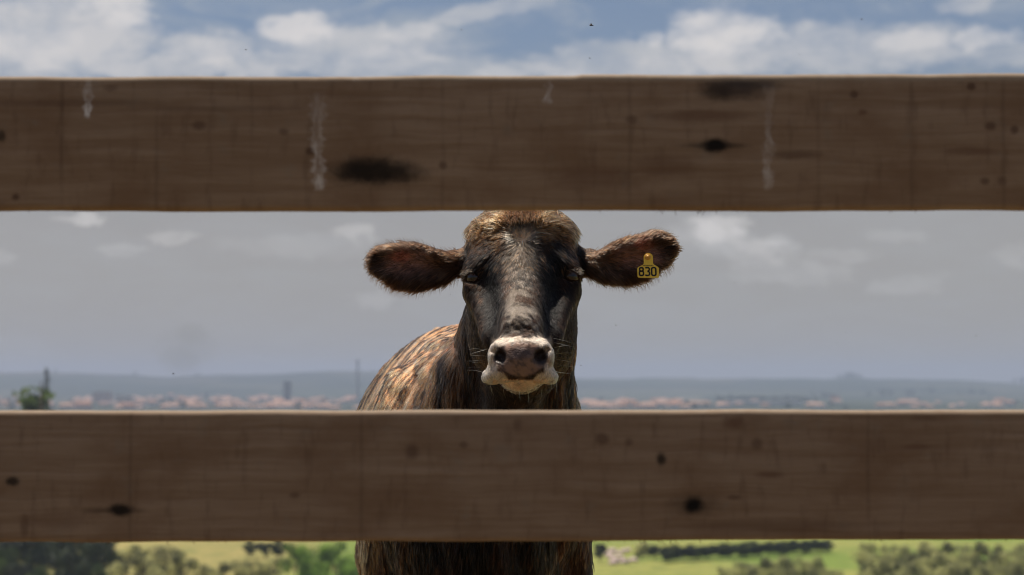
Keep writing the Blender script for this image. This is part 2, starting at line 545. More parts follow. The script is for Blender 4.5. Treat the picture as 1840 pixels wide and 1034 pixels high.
# posts stand on the cow's side of the rails, outside the frame
for sx in (-1.55, 1.55):
    hw, z0, z1 = .07, -.3, 1.78
    v, f = [], []
    rings = [(z0, 1.0), (0.0, 1.0), (z1 - .03, 1.0), (z1, .85)]
    for (z, s) in rings:
        for (a, b_) in ((-1, -1), (-.86, -1.08), (.86, -1.08), (1, -1), (1.08, .0), (1, 1), (-1, 1), (-1.08, 0)):
            v.append((sx + a * hw * s, .048 + .078 + .004 + b_ * hw * s, z))
    for i in range(len(rings) - 1):
        for j in range(8):
            f.append((i * 8 + j, i * 8 + (j + 1) % 8, (i + 1) * 8 + (j + 1) % 8, (i + 1) * 8 + j))
    f.append(tuple(range(24, 32))); f.append(tuple(reversed(range(8))))
    mesh_obj('post', v, f, m_plain, fence)


# ------------------------------------------------------------------ cow: implicit body
def seg(a, b, r): return np.arange(a, b, r)


xs = np.concatenate([seg(-.46, -.30, .012), seg(-.30, .335, .0036), seg(.335, .42, .012)])
ys = np.concatenate([seg(4.60, 5.13, .0040), seg(5.13, 5.7, .009), seg(5.7, 7.75, .016)])
zs = np.concatenate([seg(-.02, .78, .016), seg(.78, 1.19, .008), seg(1.19, 1.66, .0036)])
F = np.full((len(xs), len(ys), len(zs)), 1.0, np.float32)


def box_idx(lo, hi):
    s = []
    for ax, l, h in zip((xs, ys, zs), lo, hi):
        a = max(0, np.searchsorted(ax, l) - 1)
        b_ = min(len(ax), np.searchsorted(ax, h) + 1)
        s.append((a, b_))
    return s


def region(lo, hi):
    (a, b_), (c, d), (e, f) = box_idx(lo, hi)
    return np.s_[a:b_, c:d, e:f], xs[a:b_, None, None].astype(np.float32), ys[None, c:d, None].astype(np.float32), zs[None, None, e:f].astype(np.float32)


def smin(a, b, k):
    h = np.maximum(k - np.abs(a - b), 0) / k
    return np.minimum(a, b) - h * h * k * .25


def smax(a, b, k):
    h = np.maximum(k - np.abs(a - b), 0) / k
    return np.maximum(a, b) + h * h * k * .25


def ell_d(X, Y, Z, c, r, rot):
    dx_, dy_, dz_ = X - c[0], Y - c[1], Z - c[2]
    if rot is not None:
        M = np.array(Euler(rot).to_matrix().inverted(), np.float32)
        dx_, dy_, dz_ = (M[0, 0] * dx_ + M[0, 1] * dy_ + M[0, 2] * dz_, M[1, 0] * dx_ + M[1, 1] * dy_ + M[1, 2] * dz_, M[2, 0] * dx_ + M[2, 1] * dy_ + M[2, 2] * dz_)
    k0 = np.sqrt((dx_ / r[0]) ** 2 + (dy_ / r[1]) ** 2 + (dz_ / r[2]) ** 2)
    k1 = np.sqrt((dx_ / r[0] ** 2) ** 2 + (dy_ / r[1] ** 2) ** 2 + (dz_ / r[2] ** 2) ** 2) + 1e-6
    return np.where(k0 < 1e-3, -min(r), k0 * (k0 - 1) / k1)


def ell(c, r, k=.03, rot=None, sub=False):
    c = np.array(c, float)
    ext = max(r) if rot is not None else None
    e = np.array([ext] * 3) if rot is not None else np.array(r)
    e = e + k + .03
    s, X, Y, Z = region(c - e, c + e)
    d = ell_d(X, Y, Z, c, r, rot)
    F[s] = smax(F[s], -d, k) if sub else smin(F[s], d, k)


def cone(a, b, ra, rb, k=.03, sub=False, sx=1.0):
    """tapered capsule; sx squashes it in x"""
    a = np.array(a, float); b = np.array(b, float)
    m = max(ra, rb) + k + .03
    s, X, Y, Z = region(np.minimum(a, b) - m, np.maximum(a, b) + m)
    ab = b - a
    L2 = float(ab @ ab)
    h = np.clip(((X - a[0]) * ab[0] + (Y - a[1]) * ab[1] + (Z - a[2]) * ab[2]) / L2, 0, 1)
    d = np.sqrt((((X - a[0]) - h * ab[0]) / sx) ** 2 + ((Y - a[1]) - h * ab[1]) ** 2 + ((Z - a[2]) - h * ab[2]) ** 2) - (ra + (rb - ra) * h)
    d = d * min(sx, 1.0)
    F[s] = smax(F[s], -d, k) if sub else smin(F[s], d, k)


def chain(pts, k=.03):
    for (p, r), (q, s_) in zip(pts[:-1], pts[1:]):
        cone(p, q, r, s_, k)


# trunk
ell(W(842, 838, 6.15), (.300, .72, .350), .05)
ell((W(850, 840, 5.75)[0], 5.72, 1.02), (.245, .42, .33), .08)
ell((-.125, 6.72, 1.10), (.25, .42, .27), .08)                                # rump
ell((-.02 + W(842, 700, 6.1)[0], 6.05, 1.25), (.10, .75, .10), .08)           # topline
ell((W(800, 700, 6.6)[0], 6.68, 1.325), (.05, .22, .050), .05)
for pxb, pyb, Yb in ((789, 599, 6.66), (811, 597, 6.58), (832, 604, 6.50)):
    ell(W(pxb, pyb, Yb), (.013, .04, .016), .012)
for sx in (-1, 1):                                                            # hooks, shoulders
    ell((-.125 + sx * .175, 6.55, 1.225), (.06, .07, .045), .06)
    ell((-.075 + sx * .165, 5.58, 1.00), (.085, .16, .27), .07)
    cone((-.075 + sx * .15, 5.50, 1.00), (-.075 + sx * .155, 5.52, .70), .115, .085, .05)
# brisket and neck
ell((-.072, 5.42, .86), (.17, .26, .24), .06)
ell((-.068, 5.36, .98), (.215, .20, .20), .06)
cone(W(945, 500, 5.13), W(905, 730, 5.30), .098, .150, .05)
cone(W(905, 730, 5.30), W(868, 900, 5.52), .150, .235, .06)
cone(W(940, 610, 5.22), W(862, 760, 5.65), .085, .165, .05)
cone(W(925, 700, 5.10), W(880, 960, 5.22), .055, .075, .05)                   # dewlap
# legs
for sx in (-1, 1):
    x0 = -.075 + sx * .145
    chain([((x0, 5.52, .74), .085), ((x0, 5.50, .47), .056), ((x0, 5.49, .42), .054), ((x0, 5.50, .17), .036), ((x0, 5.47, .11), .044), ((x0, 5.44, .05), .046)], .02)
    ell((x0, 5.43, .045), (.055, .07, .055), .02)
    x0 = -.125 + sx * .15
    chain([((x0, 6.85, 1.0), .16), ((x0 + sx * .03, 6.70, .78), .115), ((x0 + sx * .01, 7.0, .52), .06), ((x0, 7.04, .48), .052), ((x0, 6.97, .17), .038), ((x0, 6.94, .10), .045), ((x0, 6.91, .05), .046)], .03)
    ell((x0, 6.90, .045), (.053, .068, .055), .02)
chain([((-.125, 7.05, 1.26), .04), ((-.125, 7.13, 1.2), .03), ((-.125, 7.16, .75), .018), ((-.125, 7.16, .5), .035), ((-.125, 7.16, .36), .012)], .02)

# skull
HXC = 938
ell(W(HXC, 464, 5.045), (.107, .125, .088), .03)
ell(W(HXC, 427, 5.025), (.091, .085, .058), .03)
ell(W(HXC, 399, 5.040), (.050, .060, .028), .03)
for s in (-1, 1):
    ell(W(HXC + s * 58, 432, 5.025), (.034, .07, .035), .035)
cone(W(HXC, 440, 4.995), W(HXC, 502, 4.925), .072, .062, .05)
cone(W(HXC, 500, 4.99), W(HXC, 560, 4.955), .096, .084, .035)                  # orbital mass
for s in (-1, 1):
    ell(W(HXC + s * 72, 478, 4.962), (.034, .050, .020), .035, rot=(0, s * .38, 0))  # brow ridge
    ell(W(HXC + s * 84, 520, 4.965), (.020, .050, .020), .022)                       # below the eye
    ell(W(HXC + s * 63, 572, 5.02), (.038, .095, .085), .04)                         # cheek
    ell(W(HXC + s * 54, 612, 4.98), (.036, .085, .055), .035)
    cone(W(HXC + s * 74, 528, 4.93), W(HXC + s * 52, 606, 4.80), .020, .018, .035)   # facial crest
    cone(W(HXC + s * 55, 522, 4.868), W(HXC + s * 50, 592, 4.768), .009, .009, .035, sub=True)   # hollow beside the bridge
    ell(W(HXC + s * 86, 489, 4.938), (.020, .022, .008), .012, rot=(0, s * .3, 0))     # upper lid
    ell(W(HXC + s * 86, 508, 4.935), (.018, .020, .006), .010, rot=(0, s * -.1, 0))   # lower lid
cone(W(HXC - 1, 505, 4.90), W(HXC - 2, 600, 4.735), .050, .040, .03)          # nasal bridge
cone(W(HXC, 560, 4.95), W(HXC, 640, 4.80), .078, .058, .04)
cone(W(HXC, 620, 5.03), W(HXC - 2, 668, 4.82), .078, .038, .04)               # jaw
cone(W(HXC, 640, 5.06), W(HXC, 560, 5.1), .078, .092, .05)
# muzzle
ell(W(HXC - 1, 648, 4.735), (.059, .085, .047), .02)
ell(W(HXC - 1, 624, 4.715), (.050, .055, .024), .02)
ell(W(HXC - 2, 648, 4.672), (.044, .026, .037), .018)                          # nose pad
for s in (-1, 1):
    ell(W(HXC - 2 + s * 44, 636, 4.684), (.0155, .026, .026), .012, rot=(0, s * -.30, 0))   # wing of the nostril
    ell(W(HXC - 4 + s * 49, 675, 4.712), (.0210, .040, .0150), .014, rot=(0, s * .28, 0))    # flews
    ell(W(HXC - 4 + s * 30, 668, 4.684), (.026, .030, .020), .018)
ell(W(HXC - 3, 681, 4.722), (.038, .048, .0195), .008)                         # chin
ell(W(HXC - 3, 691, 4.715), (.026, .030, .0120), .010)
for s in (-1, 1):                                                             # nostrils
    ell(W(HXC - 3 + s * 35, 643, 4.645), (.0120, .036, .0110), .005, rot=(.25, s * .5, 0), sub=True)
    cone(W(HXC - 3 + s * 35, 643, 4.648), W(HXC - 3 + s * 47, 627, 4.668), .0095, .0050, .005, sub=True)
    cone(W(HXC - 3 + s * 47, 627, 4.668), W(HXC - 3 + s * 52, 640, 4.678), .0045, .0020, .005, sub=True)
cone(W(HXC - 38, 686, 4.66), W(HXC - 3, 679, 4.645), .0035, .0035, .006, sub=True)
cone(W(HXC - 3, 679, 4.645), W(HXC + 33, 686, 4.66), .0035, .0035, .006, sub=True)
cone(W(HXC - 3, 668, 4.640), W(HXC - 3, 680, 4.642), .002, .002, .006, sub=True)

# ears
def ear(parts, hollows):
    for (px, py, Y, r, rot) in parts:
        ell(W(px, py, Y), r, .014, rot=(0, rot, 0))
    for (px, py, Y, r, rot) in hollows:
        ell(W(px, py, Y), r, .010, rot=(0, rot, 0), sub=True)


cone(W(866, 466, 5.05), W(806, 476, 5.03), .036, .021, .02)
ear([(742, 479, 5.02, (.066, .018, .0465), .04), (715, 473, 5.02, (.052, .016, .035), .06), (784, 480, 5.02, (.044, .022, .031), 0), (700, 470, 5.02, (.037, .013, .024), .15)],
    [(732, 475, 4.990, (.062, .028, .034), -.05), (772, 480, 4.992, (.042, .026, .028), .05), (692, 470, 5.0, (.026, .015, .019), -.1)])
cone(W(1010, 466, 5.05), W(1070, 475, 5.03), .036, .021, .02)
ear([(1132, 468, 5.02, (.067, .018, .0455), -.20), (1160, 457, 5.02, (.054, .016, .037), -.24), (1094, 476, 5.02, (.042, .022, .029), -.08), (1178, 448, 5.02, (.037, .016, .032), -.1)],
    [(1140, 466, 4.990, (.061, .028, .031), -.15), (1102, 476, 4.992, (.040, .026, .027), -.05), (1183, 448, 5.0, (.026, .015, .020), -.1)])
# eye sockets
EYES = [(W(856, 500, 4.936), -1), (W(1021, 498, 4.936), 1)]
for p, s in EYES:
    ell(p + np.array([s * .003, -.010, 0]), (.0175, .024, .0125), .004, rot=(0, s * .2, 0), sub=True)


def surface_nets(F, xs, ys, zs):
    ins = F < 0
    nx, ny, nz = F.shape
    cnt = np.zeros((nx - 1, ny - 1, nz - 1), np.uint8)
    for a in (0, 1):
        for b_ in (0, 1):
            for c in (0, 1):
                cnt += ins[a:nx - 1 + a, b_:ny - 1 + b_, c:nz - 1 + c]
    act = (cnt > 0) & (cnt < 8)
    I = np.argwhere(act)
    vid = np.full(act.shape, -1, np.int32)
    vid[act] = np.arange(len(I))
    cor = np.array([(a, b_, c) for a in (0, 1) for b_ in (0, 1) for c in (0, 1)])
    val = np.stack([F[I[:, 0] + a, I[:, 1] + b_, I[:, 2] + c] for a, b_, c in cor], 1).astype(np.float64)
    P = np.stack([np.stack([xs[I[:, 0] + a], ys[I[:, 1] + b_], zs[I[:, 2] + c]], 1) for a, b_, c in cor], 1)
    acc = np.zeros((len(I), 3)); n = np.zeros(len(I))
    for p in range(8):
        for q in range(p + 1, 8):
            if np.abs(cor[p] - cor[q]).sum() != 1: continue
            cr = (val[:, p] < 0) != (val[:, q] < 0)
            tt = np.where(cr, val[:, p] / np.where(cr, val[:, p] - val[:, q], 1), 0)[:, None]
            acc += np.where(cr[:, None], P[:, p] * (1 - tt) + P[:, q] * tt, 0)
            n += cr
    verts = acc / n[:, None]
    faces = []
    for ax in range(3):
        o1, o2 = [(1, 2), (2, 0), (0, 1)][ax]
        sl0 = [slice(1, -1)] * 3; sl1 = [slice(1, -1)] * 3
        sl0[ax] = slice(0, -1); sl1[ax] = slice(1, None)
        a = ins[tuple(sl0)]; b_ = ins[tuple(sl1)]
        E = np.argwhere(a != b_)
        flip = a[tuple(E.T)]
        base = E.copy()
        for d in range(3):
            if d != ax: base[:, d] += 1
        def cell(d1, d2):
            q = base.copy(); q[:, o1] -= d1; q[:, o2] -= d2
            return vid[tuple(q.T)]
        quad = np.stack([cell(1, 1), cell(0, 1), cell(0, 0), cell(1, 0)], 1)
        quad[~flip] = quad[~flip][:, ::-1]
        faces.append(quad)
    return verts, np.concatenate(faces)


bv, bf = surface_nets(F, xs, ys, zs)
del F


def smooth_mesh(v, f, it, lam=.5):
    e = np.concatenate([f[:, [0, 1]], f[:, [1, 2]], f[:, [2, 3]], f[:, [3, 0]]])
    n = len(v)
    deg = np.bincount(e[:, 0], minlength=n) + np.bincount(e[:, 1], minlength=n)
    for _ in range(it):
        s = np.zeros_like(v)
        for d in range(3):
            s[:, d] = np.bincount(e[:, 0], v[e[:, 1], d], n) + np.bincount(e[:, 1], v[e[:, 0], d], n)
        v = v + lam * (s / deg[:, None] - v)
    return v


bv = smooth_mesh(bv, bf, 2)


def vnormals(v, f):
    fn = np.cross(v[f[:, 2]] - v[f[:, 0]], v[f[:, 3]] - v[f[:, 1]])
    n = np.zeros_like(v)
    for c in range(4):
        for d in range(3):
            n[:, d] += np.bincount(f[:, c], fn[:, d], len(v))
    return n / (np.linalg.norm(n, axis=1, keepdims=True) + 1e-12)


bn = vnormals(bv, bf)
# skin relief: neck folds, nose pad pebbling
def to_px(p):
    cp, sp = math.cos(PITCH), math.sin(PITCH)
    d = p - np.array([0, 0, EYE])
    fz = d[:, 1] * cp + d[:, 2] * sp
    u = d[:, 0] / fz; v = (-d[:, 1] * sp + d[:, 2] * cp) / fz
    return 920 + u * 4344.4, 517 - v * 4344.4


# anatomical coordinates: lateral and vertical position, measured from the front (1/886 m units)
A, B = to_px(bv)
neckm = sstep(bv[:, 1], 5.0, 5.12) * (1 - sstep(bv[:, 1], 5.55, 5.75)) * sstep(1.42 - bv[:, 2], 0, .1) * sstep(bv[:, 2], .6, .75)
fold = fbm(np.stack([bv[:, 0] * 22 + bv[:, 2] * 4, bv[:, 1] * 6, bv[:, 2] * 3.0], 1), 1, 3, 4.2) - .5
bv = bv + bn * (neckm * fold * .035)[:, None]
padm = sstep(4.73 - bv[:, 1], 0, .02)
bv = bv + bn * (padm * ((fbm(bv, 300, 2, 1.0) - .5) * .0022 + (fbm(bv, 90, 2, 4.0) - .5) * .0035))[:, None]
ribm = sstep(bv[:, 1], 5.75, 5.95) * (1 - sstep(bv[:, 1], 6.5, 6.7)) * sstep(bv[:, 2], .75, .9)
bv = bv + bn * (ribm * np.sin(bv[:, 1] * 52 + 2 * bv[:, 2]) * .003)[:, None]
bn = vnormals(bv, bf)


# --- coat zones
def ell_m(a, b_, ca, cb, ra, rb, s0=1.25, s1=.75):
    d = np.sqrt(((a - ca) / ra) ** 2 + ((b_ - cb) / rb) ** 2)
    return sstep(d, s0, s1)


def lerp(a, b_, t_): return a + (np.asarray(b_) - a) * t_[:, None]


K = dict(black=(.006, .005, .005), dark=(.018, .011, .008), brown=(.068, .030, .015), tan=(.46, .20, .08), gold=(.64, .31, .13), cream=(.68, .56, .45),
         chin=(.78, .50, .33), grey=(.20, .155, .12), orange=(.17, .050, .014), pale=(.68, .43, .25))


def zones(p):
    a, b_ = to_px(p)
    Y = p[:, 1]
    head = (1 - sstep(Y, 5.10, 5.16)) * (p[:, 2] > 1.15)
    earm = head * sstep(np.abs(a - 938), 104, 118) * (b_ < 560) * (b_ > 380)
    muz = head * sstep(4.80 - Y + (b_ - 640) * .0005, 0, .03)
    pad = muz * ell_m(a, b_, 936, 646, 50 - np.clip(b_ - 650, 0, 30) * .7, 32, 1.12, .9) * sstep(4.70 - Y, -.012, .004)
    chin = muz * sstep(b_, 680, 684) * (np.abs(a - 935) < 50)
    return a, b_, head, earm, muz, pad, chin


def coat_color(p, n, hair=False):
    a, b_, head, earm, muz, pad, chin = zones(p)
    N = len(p)
    # body: brindle bands running down round the trunk
    warp = fbm(p, (5, 5, 4), 3, 2.0) * .16
    st = fbm(np.stack([(p[:, 0] * .34 + p[:, 2] * .9) * 2.6, (p[:, 1] - p[:, 0] * 2.2 + warp * .14 + p[:, 2] * .8) * 62, 0 * warp], 1), 1, 2, 6.0)
    big = fbm(p, (2.2, 2.2, 3), 2, 5.5)
    cb = np.tile(np.array(K['gold']), (N, 1))
    cb = lerp(cb, K['pale'], sstep(big, .50, .68) * .3)
    cb = lerp(cb, K['brown'], sstep(st, .47, .54) * .95)
    cb = lerp(cb, (.75, .54, .36), sstep(.36 - st, 0, .1) * .6)
    cb = lerp(cb, K['black'], sstep(st, .56, .64) * .9)
    top = sstep(p[:, 2], 1.30, 1.40)
    cb = lerp(cb, K['pale'], top * sstep(p[:, 1], 6.1, 6.5) * .8)
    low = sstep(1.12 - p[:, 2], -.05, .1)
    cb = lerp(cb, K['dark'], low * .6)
    # neck and brisket: darker with orange flecks in vertical streaks
    nk = 1 - sstep(p[:, 1] + (p[:, 2] - 1.2) * .35 + np.maximum(0, -.15 - p[:, 0]) * 1.6, 5.50, 5.64)
    sn = fbm(np.stack([p[:, 0] * 34, p[:, 1] * 14, p[:, 2] * 4.5], 1), 1, 3, 8.0)
    cn = np.tile(np.array(K['dark']), (N, 1))
    cn = lerp(cn, K['orange'], sstep(sn, .50, .64) * .6)
    cn = lerp(cn, K['black'], sstep(fbm(p, 11, 2, 12.), .5, .62) * .7)
    left = sstep(-.05 - p[:, 0], 0, .10) * sstep(p[:, 2], 1.05, 1.2)
    cn = lerp(cn, K['tan'], left * sstep(sn, .42, .6) * .5)
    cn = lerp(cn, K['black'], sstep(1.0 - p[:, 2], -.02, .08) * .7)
    cthroat = sstep(5.28 - p[:, 1], 0, .08)
    cn = lerp(cn, K['black'], cthroat * .6)
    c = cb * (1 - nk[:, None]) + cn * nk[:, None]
    # head
    m1 = fbm(p, 60, 3, 3.3)
    m2 = fbm(p, 25, 3, 7.7)
    ch = np.tile(np.array(K['dark']), (N, 1))
    ch = lerp(ch, K['brown'], sstep(m2 + sstep(470 - b_, 0, 40) * .06, .48, .62) * .5)  # browner on the upper forehead, sunlit brightness painted into the coat
    crown = sstep(432 - b_ + (m2 - .5) * 40 + np.abs(a - 938) * .18, 0, 42)
    ch = lerp(ch, (.50, .22, .09), crown * .85)
    wh = ell_m(a, b_, 939, 423, 16, 14)
    ch = lerp(ch, (.80, .58, .38), wh * .9)
    mid = ell_m(a, b_, 936, 470, 24, 46, 1.4, .4) * .6
    ch = lerp(ch, K['grey'], mid)  # grey sheen above the nose, painted into the coat colour
    dk = np.maximum.reduce([ell_m(a, b_, 987, 530, 17, 85, 1.5, .6), ell_m(a, b_, 887, 535, 17, 85, 1.5, .6), ell_m(a, b_, 938, 505, 14, 12) * .6])
    ch = lerp(ch, K['black'], dk * .95)  # black paints the shade of the hollows beside the nasal bridge
    br = ell_m(a, b_ + (m2 - .5) * 30, 936, 566, 31 + (b_ - 560) * .20, 66, 1.4, .6) * sstep(m1, .35, .6)
    ch = lerp(ch, (.21, .17, .135), br * .9)  # sheen down the nasal bridge, painted as a lighter coat colour
    ck = sstep(np.abs(a - 938), 62, 90) * sstep(b_, 500, 520)
    ch = lerp(ch, (.016, .009, .006), ck * .9 * sstep(m2, .35, .6))
    # eyelid skin
    for ex, ey in ((851, 500), (1026, 498)):
        ch = lerp(ch, (.13, .06, .035), ell_m(a, b_, ex, ey, 11, 8) * .6)
    # muzzle
    edge = (m1 - .5) * 24
    mc = np.maximum.reduce([ell_m(a, b_ + edge, 937, 616, 58, 13, 1.15, .75), ell_m(a, b_ + edge * .4, 878, 652, 16, 50, 1.2, .8), ell_m(a, b_ + edge * .4, 993, 652, 15, 50, 1.2, .8),
                            ell_m(a, b_, 884, 683, 26, 17, 1.25, .9), ell_m(a, b_, 988, 684, 26, 17, 1.25, .9)]) * sstep(4.775 - p[:, 1], -.006, .012)
    ch = lerp(ch, K['cream'], mc * .95)
    ch = lerp(ch, (.30, .22, .16), mc * sstep(fbm(p, 150, 2, 2.2), .50, .70) * .7)
    ch = lerp(ch, K['chin'], chin)
    pc = np.tile(np.array((.210, .125, .088)), (N, 1))
    pc = lerp(pc, (.040, .034, .040), ell_m(a, b_, 935, 635, 22, 12, 1.5, .4) * .7)
    pc = lerp(pc, (.42, .27, .20), sstep(m1, .40, .60) * .8 * sstep(622 - b_, -8, 6))
    pc = lerp(pc, (.045, .032, .030), sstep(fbm(p, 130, 3, 9.9), .50, .64) * .7)
    ns = np.maximum(ell_m(a, b_, 898, 640, 14, 17), ell_m(a, b_, 972, 640, 14, 17))
    pc = lerp(pc, (.015, .010, .010), ns * .9)
    ch = ch * (1 - pad[:, None]) + pc * pad[:, None]
    # ears
    ce = np.tile(np.array((.110, .060, .038)), (N, 1))
    ce = lerp(ce, K['brown'], sstep(m2, .45, .62) * .8)
    inner = np.maximum(ell_m(a, b_, 735, 472, 52, 26, 1.3, .5), ell_m(a, b_, 1145, 462, 52, 24, 1.3, .5)) * (n[:, 1] < .2)
    ce = lerp(ce, (.22, .14, .105) if hair else (.28, .155, .125), inner * (.7 if hair else .95))
    ce = lerp(ce, (.50, .12, .08), np.maximum(ell_m(a, b_, 722, 462, 18, 10), ell_m(a, b_, 1155, 440, 18, 10)) * .28)
    rimd = np.maximum(ell_m(a, b_, 675, 470, 14, 22), ell_m(a, b_, 1205, 455, 12, 22))
    ce = lerp(ce, K['black'], rimd * .5)
    ch = ch * (1 - earm[:, None]) + ce * earm[:, None]
    hm = head * 1.0
    # hooves
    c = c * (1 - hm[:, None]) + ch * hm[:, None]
    hoof = (p[:, 2] < .075)
    c[hoof] = (.03, .025, .022)
    return np.clip(c, 0, 1)


skin, t, b, _ = material('cow_skin')
at = t.new('ShaderNodeAttribute', attribute_name='coat')
t.put(b.inputs['Base Color'], at.outputs['Color'])
wet = t.new('ShaderNodeAttribute', attribute_name='wet')
t.put(b.inputs['Roughness'], t.math('MULTIPLY_ADD', wet.outputs['Fac'], -.38, .85))
b.inputs['Specular IOR Level'].default_value = .3
co = t.new('ShaderNodeTexCoord').outputs['Object']
vo = t.new('ShaderNodeTexVoronoi'); t.put(vo.inputs['Vector'], co); vo.inputs['Scale'].default_value = 330
bp = t.new('ShaderNodeBump'); t.put(bp.inputs['Height'], vo.outputs['Distance']); bp.inputs['Strength'].default_value = .5; bp.inputs['Distance'].default_value = .0012
t.put(b.inputs['Normal'], bp.outputs[0])

ORG = np.array([-.09, 5.9, 0.0])
cow = empty('cow', ORG, 'dark brown brindle cow with pale muzzle and yellow ear tag behind the fence', 'cow')
body = mesh_obj('body', bv - ORG, bf, skin, cow, smooth=True)
cc = coat_color(bv, bn)
ca = body.data.color_attributes.new('coat', 'FLOAT_COLOR', 'POINT')
ca.data.foreach_set('color', np.concatenate([cc, np.ones((len(cc), 1))], 1).astype(np.float32).ravel())
_, _, _, _, _, padv, _ = zones(bv)
wa = body.data.attributes.new('wet', 'FLOAT', 'POINT')
wa.data.foreach_set('value', padv.astype(np.float32))

# ------------------------------------------------------------------ cow: coat
hairm = bpy.data.materials.new('cow_hair')
hairm.use_nodes = True
hairm.node_tree.nodes.clear()
t = NT(hairm.node_tree)
out = t.new('ShaderNodeOutputMaterial')
hb = t.new('ShaderNodeBsdfHairPrincipled')
hb.model = 'CHIANG'
hb.parametrization = 'COLOR'
at = t.new('ShaderNodeAttribute', attribute_name='hcol')
t.put(hb.inputs['Color'], at.outputs['Color'])
hb.inputs['Roughness'].default_value = .38
hb.inputs['Radial Roughness'].default_value = .45
hb.inputs['Coat'].default_value = 0.0
hb.inputs['IOR'].default_value = 1.21
t.l.new(hb.outputs[0], out.inputs[0])


def curves_obj(name, pts, rad_, colr, parent, mat):
    """pts (n, k, 3) world, rad_ (n,k), colr (n,3)"""
    n, k, _ = pts.shape
    cu = bpy.data.hair_curves.new(name)
    cu.add_curves([k] * n)
    pa = cu.attributes.get('position') or cu.attributes.new('position', 'FLOAT_VECTOR', 'POINT')
    pa.data.foreach_set('vector', (pts - ORG).astype(np.float32).ravel())
    ra = cu.attributes.get('radius') or cu.attributes.new('radius', 'FLOAT', 'POINT')
    ra.data.foreach_set('value', rad_.astype(np.float32).ravel())
    cl = cu.attributes.new('hcol', 'FLOAT_COLOR', 'CURVE')
    cl.data.foreach_set('color', np.concatenate([colr, np.ones((n, 1))], 1).astype(np.float32).ravel())
    cu.materials.append(mat)
    o = bpy.data.objects.new(name, cu)
    COL.objects.link(o)
    o.parent = parent
    return o


tri = np.concatenate([bf[:, [0, 1, 2]], bf[:, [0, 2, 3]]])
e1 = bv[tri[:, 1]] - bv[tri[:, 0]]
e2 = bv[tri[:, 2]] - bv[tri[:, 0]]
area = np.linalg.norm(np.cross(e1, e2), axis=1) / 2
cen = (bv[tri[:, 0]] + bv[tri[:, 1]] + bv[tri[:, 2]]) / 3
cnn = bn[tri[:, 0]]
toc = np.array([0, 0, EYE]) - cen
toc /= np.linalg.norm(toc, axis=1, keepdims=True)
facing = (cnn * toc).sum(1)
a_, b2, head_, ear_, muz_, pad_, chin_ = zones(cen)
nost = np.maximum(ell_m(a_, b2, 899, 641, 12, 15), ell_m(a_, b2, 971, 641, 12, 15)) * head_
eyem = np.maximum(ell_m(a_, b2, 851, 500, 14, 9), ell_m(a_, b2, 1026, 498, 14, 9)) * head_
dens = np.where(head_ > .5, np.where(muz_ > .3, 1400e3, 520e3), 270e3) * sstep(facing, -.55, -.15)
dens = dens * np.where(cen[:, 2] > .72, 1, 0) * (1 - (pad_ > .4)) * (1 - (nost > .4)) * (1 - (eyem > .4))
dens = dens * np.where((head_ < .5) & (cen[:, 2] < 1.14) & (cen[:, 2] > .9), .35, 1.0)
dens = np.where(ear_ > .5, dens * .8, dens)
earin = np.maximum(ell_m(a_, b2, 733, 474, 50, 26, 1.2, .6), ell_m(a_, b2, 1145, 463, 52, 24, 1.2, .6)) * (cnn[:, 1] < -.2)
dens = dens * (1 - .6 * earin * (ear_ > .5))
num = rng.poisson(area * dens)
idx = np.repeat(np.arange(len(tri)), num)
print('hairs', len(idx), 'verts', len(bv))
r1 = rng.random(len(idx)); r2 = rng.random(len(idx))
fl = r1 + r2 > 1
r1[fl] = 1 - r1[fl]; r2[fl] = 1 - r2[fl]
root = bv[tri[idx, 0]] + e1[idx] * r1[:, None] + e2[idx] * r2[:, None]
nrm = bn[tri[idx, 0]] * (1 - r1 - r2)[:, None] + bn[tri[idx, 1]] * r1[:, None] + bn[tri[idx, 2]] * r2[:, None]
nrm /= np.linalg.norm(nrm, axis=1, keepdims=True)
a_, b2, head_, ear_, muz_, pad_, chin_ = zones(root)
n = len(root)


def unit(v): return v / (np.linalg.norm(v, axis=1, keepdims=True) + 1e-9)


lock = rng.random(n) < np.where(head_ > .5, .22, .30)          # thicker guard hairs lying over the fine ones
gs = np.array([-2.2, 1.0, .8])
comb = np.cross(nrm, gs[None, :])                           # trunk: along the brindle bands, downwards
comb = unit(comb) * np.where(comb[:, 2] > 0, -1., 1.)[:, None] + np.array([0, .2, -.1])
bodydown = np.stack([0 * a_, .15 + 0 * a_, -1 + 0 * a_], 1)
nk = 1 - sstep(root[:, 1], 5.5, 5.8)
comb = comb * (1 - nk[:, None]) + bodydown * nk[:, None]
# face: hair radiates from a whorl on the forehead, then runs down the face
rx_ = (a_ - 938) / 886; rz_ = -(b2 - 432) / 886
radial = unit(np.stack([rx_ * 1.3, 0 * rx_, rz_], 1))
down = np.stack([rx_ * 3.5, -.35 + 0 * rx_, -1 + 0 * rx_], 1)
fdown = sstep(b2, 440, 520)
hc = radial * (1 - fdown[:, None]) + unit(down) * fdown[:, None]
side = sstep(np.abs(a_ - 938), 50, 95)
hc = hc + (np.stack([np.sign(rx_) * .3, .8 + 0 * rx_, -.8 + 0 * rx_], 1) * (side * (1 - ear_))[:, None]) * (b2 > 440)[:, None]
crownm = sstep(425 - b2, 0, 25)
hc = hc + np.stack([rx_ * 6, .4 + 0 * rx_, .6 + 0 * rx_], 1) * crownm[:, None]
